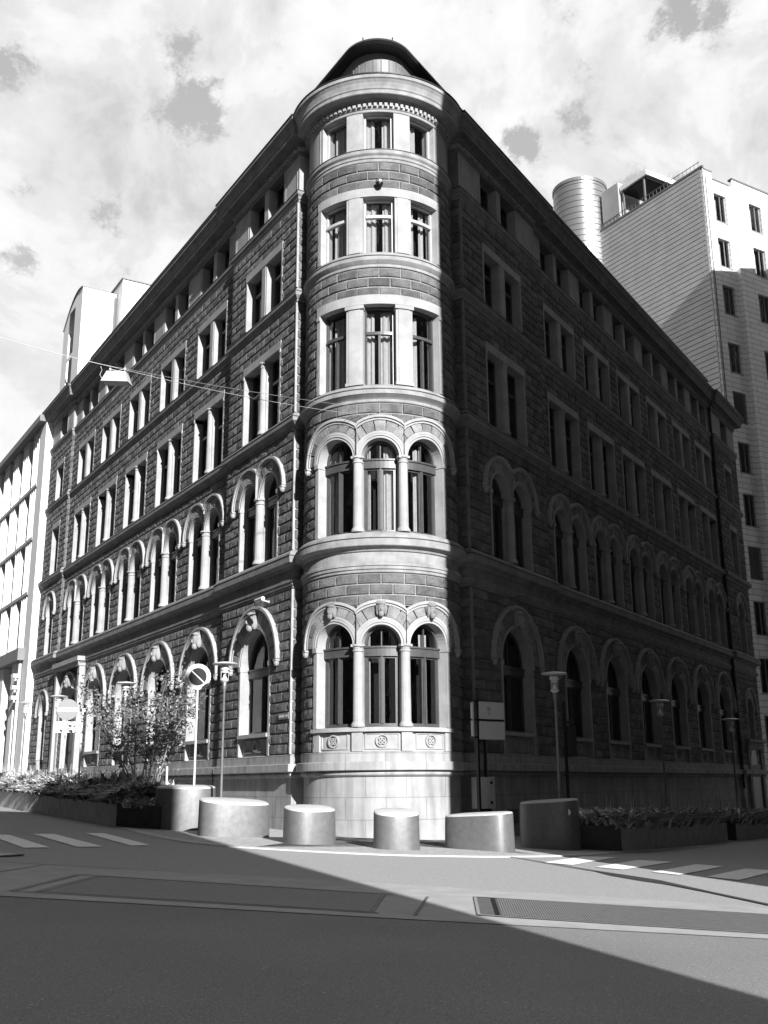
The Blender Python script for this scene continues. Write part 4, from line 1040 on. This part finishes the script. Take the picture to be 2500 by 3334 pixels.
# ================================================================ white finned building, left
FLW = fmat('L') @ Matrix.Translation((0, -.57, 0)); wb = empty('finned_building', at(q('L', 62, 0), gz(-28)), 'white office building with vertical fins, adjoining the far left end', 'building')
def wbuild(mb, name, mt, par=wb): return mb.build(name, mt, par, mtx=wb.matrix_world_inv @ FLW) if False else mb.build(name, mt, par, mtx=Matrix.Translation(-Vector(wb.location)) @ FLW)
b = MB(); b.box(-85, -49.1, .9, 14, -2, 24.3); wbuild(b, 'curtain_wall', mat('dark_office_glass', .05, .08, 0, .3, .4, spec=.8))
b = MB(); b.box(-50.6, -49.12, -.02, .89, -2, 23.95); wbuild(b, 'end_pier', M['render'])
lev = [9.64, 13.15, 16.6, 20.05, 23.75]
for i, z in enumerate(lev):
    b = MB()
    if i == 0: b.box(-85, -50.3, -.4, .95, z-.72, z)
    elif i == 4: b.box(-85, -49.3, -.42, .95, z, z+.4)
    else: b.box(-85, -50.62, -.06, .9, z-.2, z)
    wbuild(b, 'floor_slab', mat('slab_edge', .18 if i in (0, 4) else .35, .7, 0, .1, 1))
fin0 = None
finm = mat('fin_metal', .62, .45, 0, .04, 1)
for fi in range(4):
    z0, z1 = lev[fi], lev[fi+1]-(.2 if fi < 3 else 0)
    for k in range(9):
        if k > 6 and fi in (1, 2): continue
        b = MB()
        if fin0 is None or True:
            if fin0 is None or k == 0:
                for j in range(4):
                    x = -.43*j; b.box(x-.04, x+.04, -.02, .45, 0, z1-z0)
                b.box(-1.35, -.0, .46, .5, 0.0, z1-z0)
                o = wbuild(b, 'fin_cluster', finm); fin0 = o
            else:
                o = fin0.copy(); C.objects.link(o)
        o.matrix_local = Matrix.Translation(-Vector(wb.location)) @ FLW @ Matrix.Translation((-50.95-2.9*k, 0, z0+.002))
for k in range(6):
    b = MB(); x = -51.9-3.5*k; b.box(x-1.1, x, -.1, .88, -2, 8.9); wbuild(b, 'column', M['render'])
b = MB(); b.tube([(-50.8, -.1, 0), (-50.8, -.1, 9.0)], .1, 8); wbuild(b, 'downpipe', M['paleM'])
for z in (6.6, 7.2, 7.9):
    b = MB(); b.box(-51.2, -50.6, -.5, -.1, z, z+.22); wbuild(b, 'wall_light', M['paleM'])
# ================================================================ white roof storey on the far left end of the dark building
rb = empty('roof_dormer', at(q('L', 47.8, -1), 24.4), 'white roof dormer with arched top and tall narrow window, far left end', 'roof structure')
FLW = fmat('L'); RBM = Matrix.Translation(-Vector(rb.location)) @ FLW
b = MB(); arc = []
for i in range(15):
    t = i/14; arc.append((-49.85+4.15*t, 30.2+1.6*sin(pi*(.15+.62*t))**1.0 if True else 0))
arc = [(-49.85+4.15*i/16, 29.9+1.9*sin(rad(8+105*i/16))) for i in range(17)]
y0, y1 = .2, 2.3
for i in range(16):
    (xa, za), (xb, zb_) = arc[i], arc[i+1]
    solid = [(24.2, None)]
    mid = (xa+xb)/2
    if -48.45 < mid < -47.2: rng = [(24.2, 25.9), (27.55, 27.85), (30.95, None)]
    else: rng = [(24.2, None)]
    for lo_z, hi_z in rng:
        b.face([(xa, y0, lo_z), (xb, y0, lo_z), (xb, y0, hi_z or zb_), (xa, y0, hi_z or za)])
b.grid([[(x, y, z) for x, z in arc] for y in (y0, y1)])
b.face([(-45.7, y0, 24.2), (-45.7, y1, 24.2), (-45.7, y1, arc[-1][1]), (-45.7, y0, arc[-1][1])])
b.face([(-49.85, y0, 24.2), (-49.85, y1, 24.2), (-49.85, y1, arc[0][1]), (-49.85, y0, arc[0][1])])
b.build('wall', M['render'], rb, mtx=RBM)
b = MB(); b.grid([[(x, y, z+.03) for x, z in arc] for y in (y0-.08, y1)]); b.grid([[(x, y0-.08, z+d) for x, z in arc] for d in (-.05, .03)]); b.build('roof_edge', M['greyM'], rb, mtx=RBM)
b = MB(); b.box(-48.5, -47.1, .5, .6, 25.9, 31); b.build('window', M['glass'], rb, mtx=RBM)
b = MB(); b.box(-48.5, -47.1, .62, .7, 25.9, 31); b.build('window_back', M['room'], rb, mtx=RBM)
b = MB(); b.tube([(-45.55, 2.2, 24.3), (-45.55, 2.2, 31.3)], .07, 6); b.build('downpipe', M['greyM'], rb, mtx=RBM)
rb2 = empty('roof_storey', at(q('L', 46.8, -6), 24.4), 'plain white roof block behind the arched dormer', 'roof structure')
b = MB(); b.box(-49.0, -44.8, 2.4, 9.5, 24.2, 32.35); b.build('wall', M['render'], rb2, mtx=Matrix.Translation(-Vector(rb2.location)) @ FLW)
b = MB(); b.box(-49.1, -44.72, 2.33, 9.6, 32.35, 32.42); b.build('coping', M['greyM'], rb2, mtx=Matrix.Translation(-Vector(rb2.location)) @ FLW)
# ================================================================ modern metal clad building, right
MC = V2(25.8, 72.0)
mo = empty('metal_clad_building', (25.8, 72, -1.5), 'tall modern building clad in pale metal panels behind the right end', 'building')
# local frame: x along front, y inward
MF = Matrix.Translation((0, 0, 1.5)) @ Matrix(((-nL.x, dL.x, 0, 0), (-nL.y, dL.y, 0, 0), (0, 0, 1, 0), (0, 0, 0, 1)))
def cladding(m, t, P, r, src):
    br = t.nodes.new('ShaderNodeTexBrick'); mp = t.nodes.new('ShaderNodeMapping'); oc = t.nodes.new('ShaderNodeTexCoord')
    sp_ = t.nodes.new('ShaderNodeSeparateXYZ'); cm = t.nodes.new('ShaderNodeCombineXYZ'); ad = t.nodes.new('ShaderNodeMath'); ad.operation = 'ADD'
    t.links.new(oc.outputs['Object'], sp_.inputs[0]); t.links.new(sp_.outputs[0], ad.inputs[0]); t.links.new(sp_.outputs[1], ad.inputs[1]); t.links.new(ad.outputs[0], cm.inputs[0]); t.links.new(sp_.outputs[2], cm.inputs[1])
    br.inputs['Scale'].default_value = 1; br.inputs['Brick Width'].default_value = 1.9; br.inputs['Row Height'].default_value = .43; br.inputs['Mortar Size'].default_value = .035
    br.inputs['Color1'].default_value = (1, 1, 1, 1); br.inputs['Color2'].default_value = (.9, .9, .9, 1); br.inputs['Mortar'].default_value = (.6, .6, .6, 1)
    t.links.new(cm.outputs[0], br.inputs[0]); a = t.nodes.new('ShaderNodeMix'); a.data_type = 'RGBA'; a.blend_type = 'MULTIPLY'; a.inputs[0].default_value = 1
    t.links.new(r.outputs[0], a.inputs[6]); t.links.new(br.outputs[0], a.inputs[7]); t.links.new(a.outputs[2], P.inputs['Base Color'])
    bu = t.nodes.new('ShaderNodeBump'); bu.inputs['Distance'].default_value = .03; t.links.new(br.outputs['Fac'], bu.inputs['Height']); bu.invert = True; t.links.new(bu.outputs[0], P.inputs['Normal'])
clad = mat('metal_cladding', .55, .5, .7, .1, .8)
cladw = mat('white_metal_cladding', .9, .5, .1, .05, .5, extra=cladding)
# side wall with real lapped boards
b = MB(); z = 20.0; k = 0
while z < 47.6:
    h = .415; z1 = min(z+h, 47.75)
    b.grid([[(-1.06-.05, y, z), (-1.06-.035, y, z1-.045), (-1.06+.05, y, z1-.04), (-1.06+.05, y, z1)] for y in (0.2, 11.5)]); z += h; k += 1
b.box(-1.0, -.7, 0.2, 11.4, -1, 47.7)
b.build('side_wall', clad, mo, mtx=MF)
b = MB()
# front wall with openings
colA = (-.1, 1.3); colB = (3.5, 4.95); colC = (8.0, 9.4); rows = [(43.4, 45.8), (39.55, 41.95), (35.6, 38.0), (30.9, 33.3), (26.95, 29.4), (23.15, 25.5), (19.2, 21.6), (15.3, 17.7), (11.4, 13.75), (7.4, 9.8), (3.5, 5.9)]
def wallx(x0, x1, y, z0, z1):
    b.face([(x0, y, z0), (x1, y, z0), (x1, y, z1), (x0, y, z1)])
wallx(-1.06, colA[0], 0, -2, 47.5); wallx(colA[1], 1.75, .0, -2, 46.9)
b.face([(1.75, 0, -2), (1.75, 0, 46.9), (1.75, -.35, 47.3), (1.75, -.35, -2)])
wallx(1.75, colB[0], -.35, -2, 47.3); wallx(colB[1], colC[0], -.35, -2, 47.3); wallx(colC[1], 22, -.35, -2, 47.3)
for (c0, c1), y in ((colA, 0), (colB, -.35), (colC, -.35)):
    zp = -2
    for z0, z1 in sorted(rows): 
        wallx(c0, c1, y, zp, z0); 
        b.face([(c0, y, z0), (c0, y+.35, z0), (c0, y+.35, z1), (c0, y, z1)]); b.face([(c1, y, z0), (c1, y+.35, z0), (c1, y+.35, z1), (c1, y, z1)])
        b.face([(c0, y, z1), (c1, y, z1), (c1, y+.35, z1), (c0, y+.35, z1)]); b.face([(c0, y, z0), (c1, y, z0), (c1, y+.35, z0), (c0, y+.35, z0)])
        zp = z1
    wallx(c0, c1, y, zp, 46.9 if y == 0 else 47.3)
b.face([(-1.06, 0, -2), (-1.06, .3, -2), (-1.06, .3, 47.5), (-1.06, 0, 47.5)])
b.build('front_wall', cladw, mo, mtx=MF)
b = MB(); b.box(-1.0, 22, 1.2, 11.4, -2, 47.4); b.build('core', M['room'], mo, mtx=MF)
b = MB(); b.box(-1.15, -.95, -.03, 11.5, 47.7, 47.85); b.box(-.95, -.1, -.05, .3, 47.5, 47.62); b.box(-.1, 1.75, -.05, .3, 46.9, 47.0); b.box(1.7, 22, -.42, .0, 47.3, 47.42); b.build('coping', M['greyM'], mo, mtx=MF)
frm = mat('pale_frame', .35, .4, .2, .05, 3)
pw = None; louv = None
for ri, (z0, z1) in enumerate(rows):
    for ci, ((c0, c1), y) in enumerate(((colA, 0), (colB, -.35), (colC, -.35))):
        if ri in (4, 7) and ci < 2:
            if louv is None:
                b = MB(); b.box(0, 1.4, .3, .32, 0, 2.4)
                for j in range(20): b.face([(0.02, .02, .02+j*.12), (1.38, .02, .02+j*.12), (1.38, .12, .09+j*.12), (.02, .12, .09+j*.12)])
                louv = b.build('louvre', mat('louvre_slats', .35, .5, .4, .1, 3), mo); o = louv
            else: o = louv.copy(); C.objects.link(o)
        elif pw is None:
            b = MB(); b.box(0, .06, .18, .26, 0, 2.4); b.box(1.34, 1.4, .18, .26, 0, 2.4); b.box(.06, 1.34, .18, .26, 2.34, 2.4); b.box(.06, 1.34, .18, .26, 0, .06); b.box(.86, .89, .18, .26, .06, 2.34); b.box(-.02, 1.42, -.05, .18, -.05, 0)
            pw = b.build('window', frm, mo); b = MB(); b.rect(.06, 1.34, .06, 2.34, .22); b.build('pane', M['glass'], pw)
            b = MB(); b.rect(.08, .8, .06, 2.34, .5, 0, .04, 16); b.build('curtain', M['curtain'], pw); o = pw
        else: o = copy_tree(pw, mo)
        o.parent = mo; o.matrix_local = MF @ Matrix.Translation((c0, y, z0))
b = MB(); b.box(-1.0, 1.5, 9.1, 11.1, 47.6, 51.3); b.build('roof_box', clad, mo, mtx=MF)
b = MB(); b.box(-.9, 8, 5.9, 8.95, 50.4, 50.85); b.build('roof_canopy', M['white'], mo, mtx=MF)
b = MB(); b.box(-.7, 7.8, 6.1, 8.9, 50.2, 50.39); b.build('canopy_beams', M['black'], mo, mtx=MF)
b = MB()
for yy in (6.3, 8.7): b.box(-.8, -.65, yy, yy+.12, 47.7, 50.2); b.box(4.1, 4.25, yy, yy+.12, 47.7, 50.2)
b.build('canopy_post', M['greyM'], mo, mtx=MF)
b = MB()
for i in range(28): b.box(-1.05, -1.02, .4+i*.4, .42+i*.4, 47.85, 48.3)
b.box(-1.06, -1.02, .3, 11.4, 48.3, 48.34); b.build('railing', M['greyM'], mo, mtx=MF)
b = MB(); b.tube([(0, .0, -2), (0, 0, 47)], .04, 5); b.build('downpipe', M['greyM'], mo, mtx=MF @ Matrix.Translation((-.9, -.06, 0)))
# metal cylinder stair tower
cy = empty('cylinder_tower', (17.75, 83.2, 19.3), 'pale ribbed metal cylinder rising behind the right roofline', 'tower')
def ribs(m, t, P, r, src):
    P.inputs['Roughness'].default_value = .38
cm_ = mat('cylinder_metal', .27, .42, .6, .06, 1, extra=ribs)
b = MB(); pr = []; z = 0
while z < 33.4: pr += [(2.36, z), (2.36, z+.5), (2.30, z+.52), (2.30, z+.555)]; z += .56
b.rev(0, 0, pr, 56); b.build('shell', cm_, cy, sm=True)
b = MB(); b.rev(0, 0, [(2.42, 33.3), (2.42, 33.62), (2.3, 33.64), (2.3, 33.3)], 56, caps=False); b.build('rim', M['greyM'], cy)
b = MB(); b.box(2.2, 3.2, .3, 1.4, 20, 29.5); b.build('link_duct', M['greyM'], cy)

# ================================================================ buildings across the streets, behind and beside the camera
def street_block(name, F, x0, x1, dep, H, lab, fl=3.7, bay=3.4, col='offg'):
    o = empty(name, (F @ Vector(((x0+x1)/2, dep/2, 0))), lab, 'building')
    T = Matrix.Translation(-Vector(o.location)) @ F
    b = MB(); b.box(x0, x1, 0, dep, -3, H); b.build('wall', M[col], o, mtx=T)
    b = MB(); b.box(x0-.3, x1+.3, -.4, dep+.3, H, H+.5); b.build('roof', M['roof'], o, mtx=T)
    fr = None; n = int((x1-x0)/bay); nf = int((H-1)/fl); cnt = 0
    g = MB()
    for i in range(n):
        for j in range(nf):
            if cnt >= 60: continue
            x = x0+bay*(i+.5)*(x1-x0)/(n*bay); z = 1.2+j*fl
            if fr is None:
                b = MB(); b.box(-.75, -.65, -.03, .1, 0, 2.1); b.box(.65, .75, -.03, .1, 0, 2.1); b.box(-.65, .65, -.03, .1, 2.0, 2.1); b.box(-.65, .65, -.08, .1, -.06, .06); b.box(-.03, .03, -.02, .1, .06, 2.0)
                fr = b.build('window', M['paleM'], o); b = MB(); b.box(-.65, .65, -.012, -.008, .0, 2.05); b.build('pane', mat('far_glass', .03, .05, 0, .1, 1, spec=.8), fr); w_ = fr
            else: w_ = copy_tree(fr, o)
            w_.matrix_local = T @ Matrix.Translation((x, 0, z)); cnt += 1
    return o
def frame_m(P, ax):
    ay = V2(-ax.y, ax.x); return Matrix(((ax.x, ay.x, 0, P.x), (ax.y, ay.y, 0, P.y), (0, 0, 1, 0), (0, 0, 0, 1)))
RC = V2(9.1, 13.3)
# front faces the dark facade: outward = -nR ; local x = -dR so that y inward = nR
street_block('street_building', frame_m(RC, -dR), -30, 0, 14, 37, 'tall building across the right street casting the shade on the right facade')
street_block('tower_block', frame_m(RC+dR*30, -dR), -40, -.5, 14, 47.3, 'taller block farther along the right street')
street_block('street_building', frame_m(V2(8.1, -3.9), V2(-1, 0)), 0, 55, 14, 20, 'building behind the viewer casting the foreground shadow')
street_block('street_building', frame_m(q('L', 0, 15.5), dL), 0, 70, 12, 24, 'building across the left street opposite the lit facade')
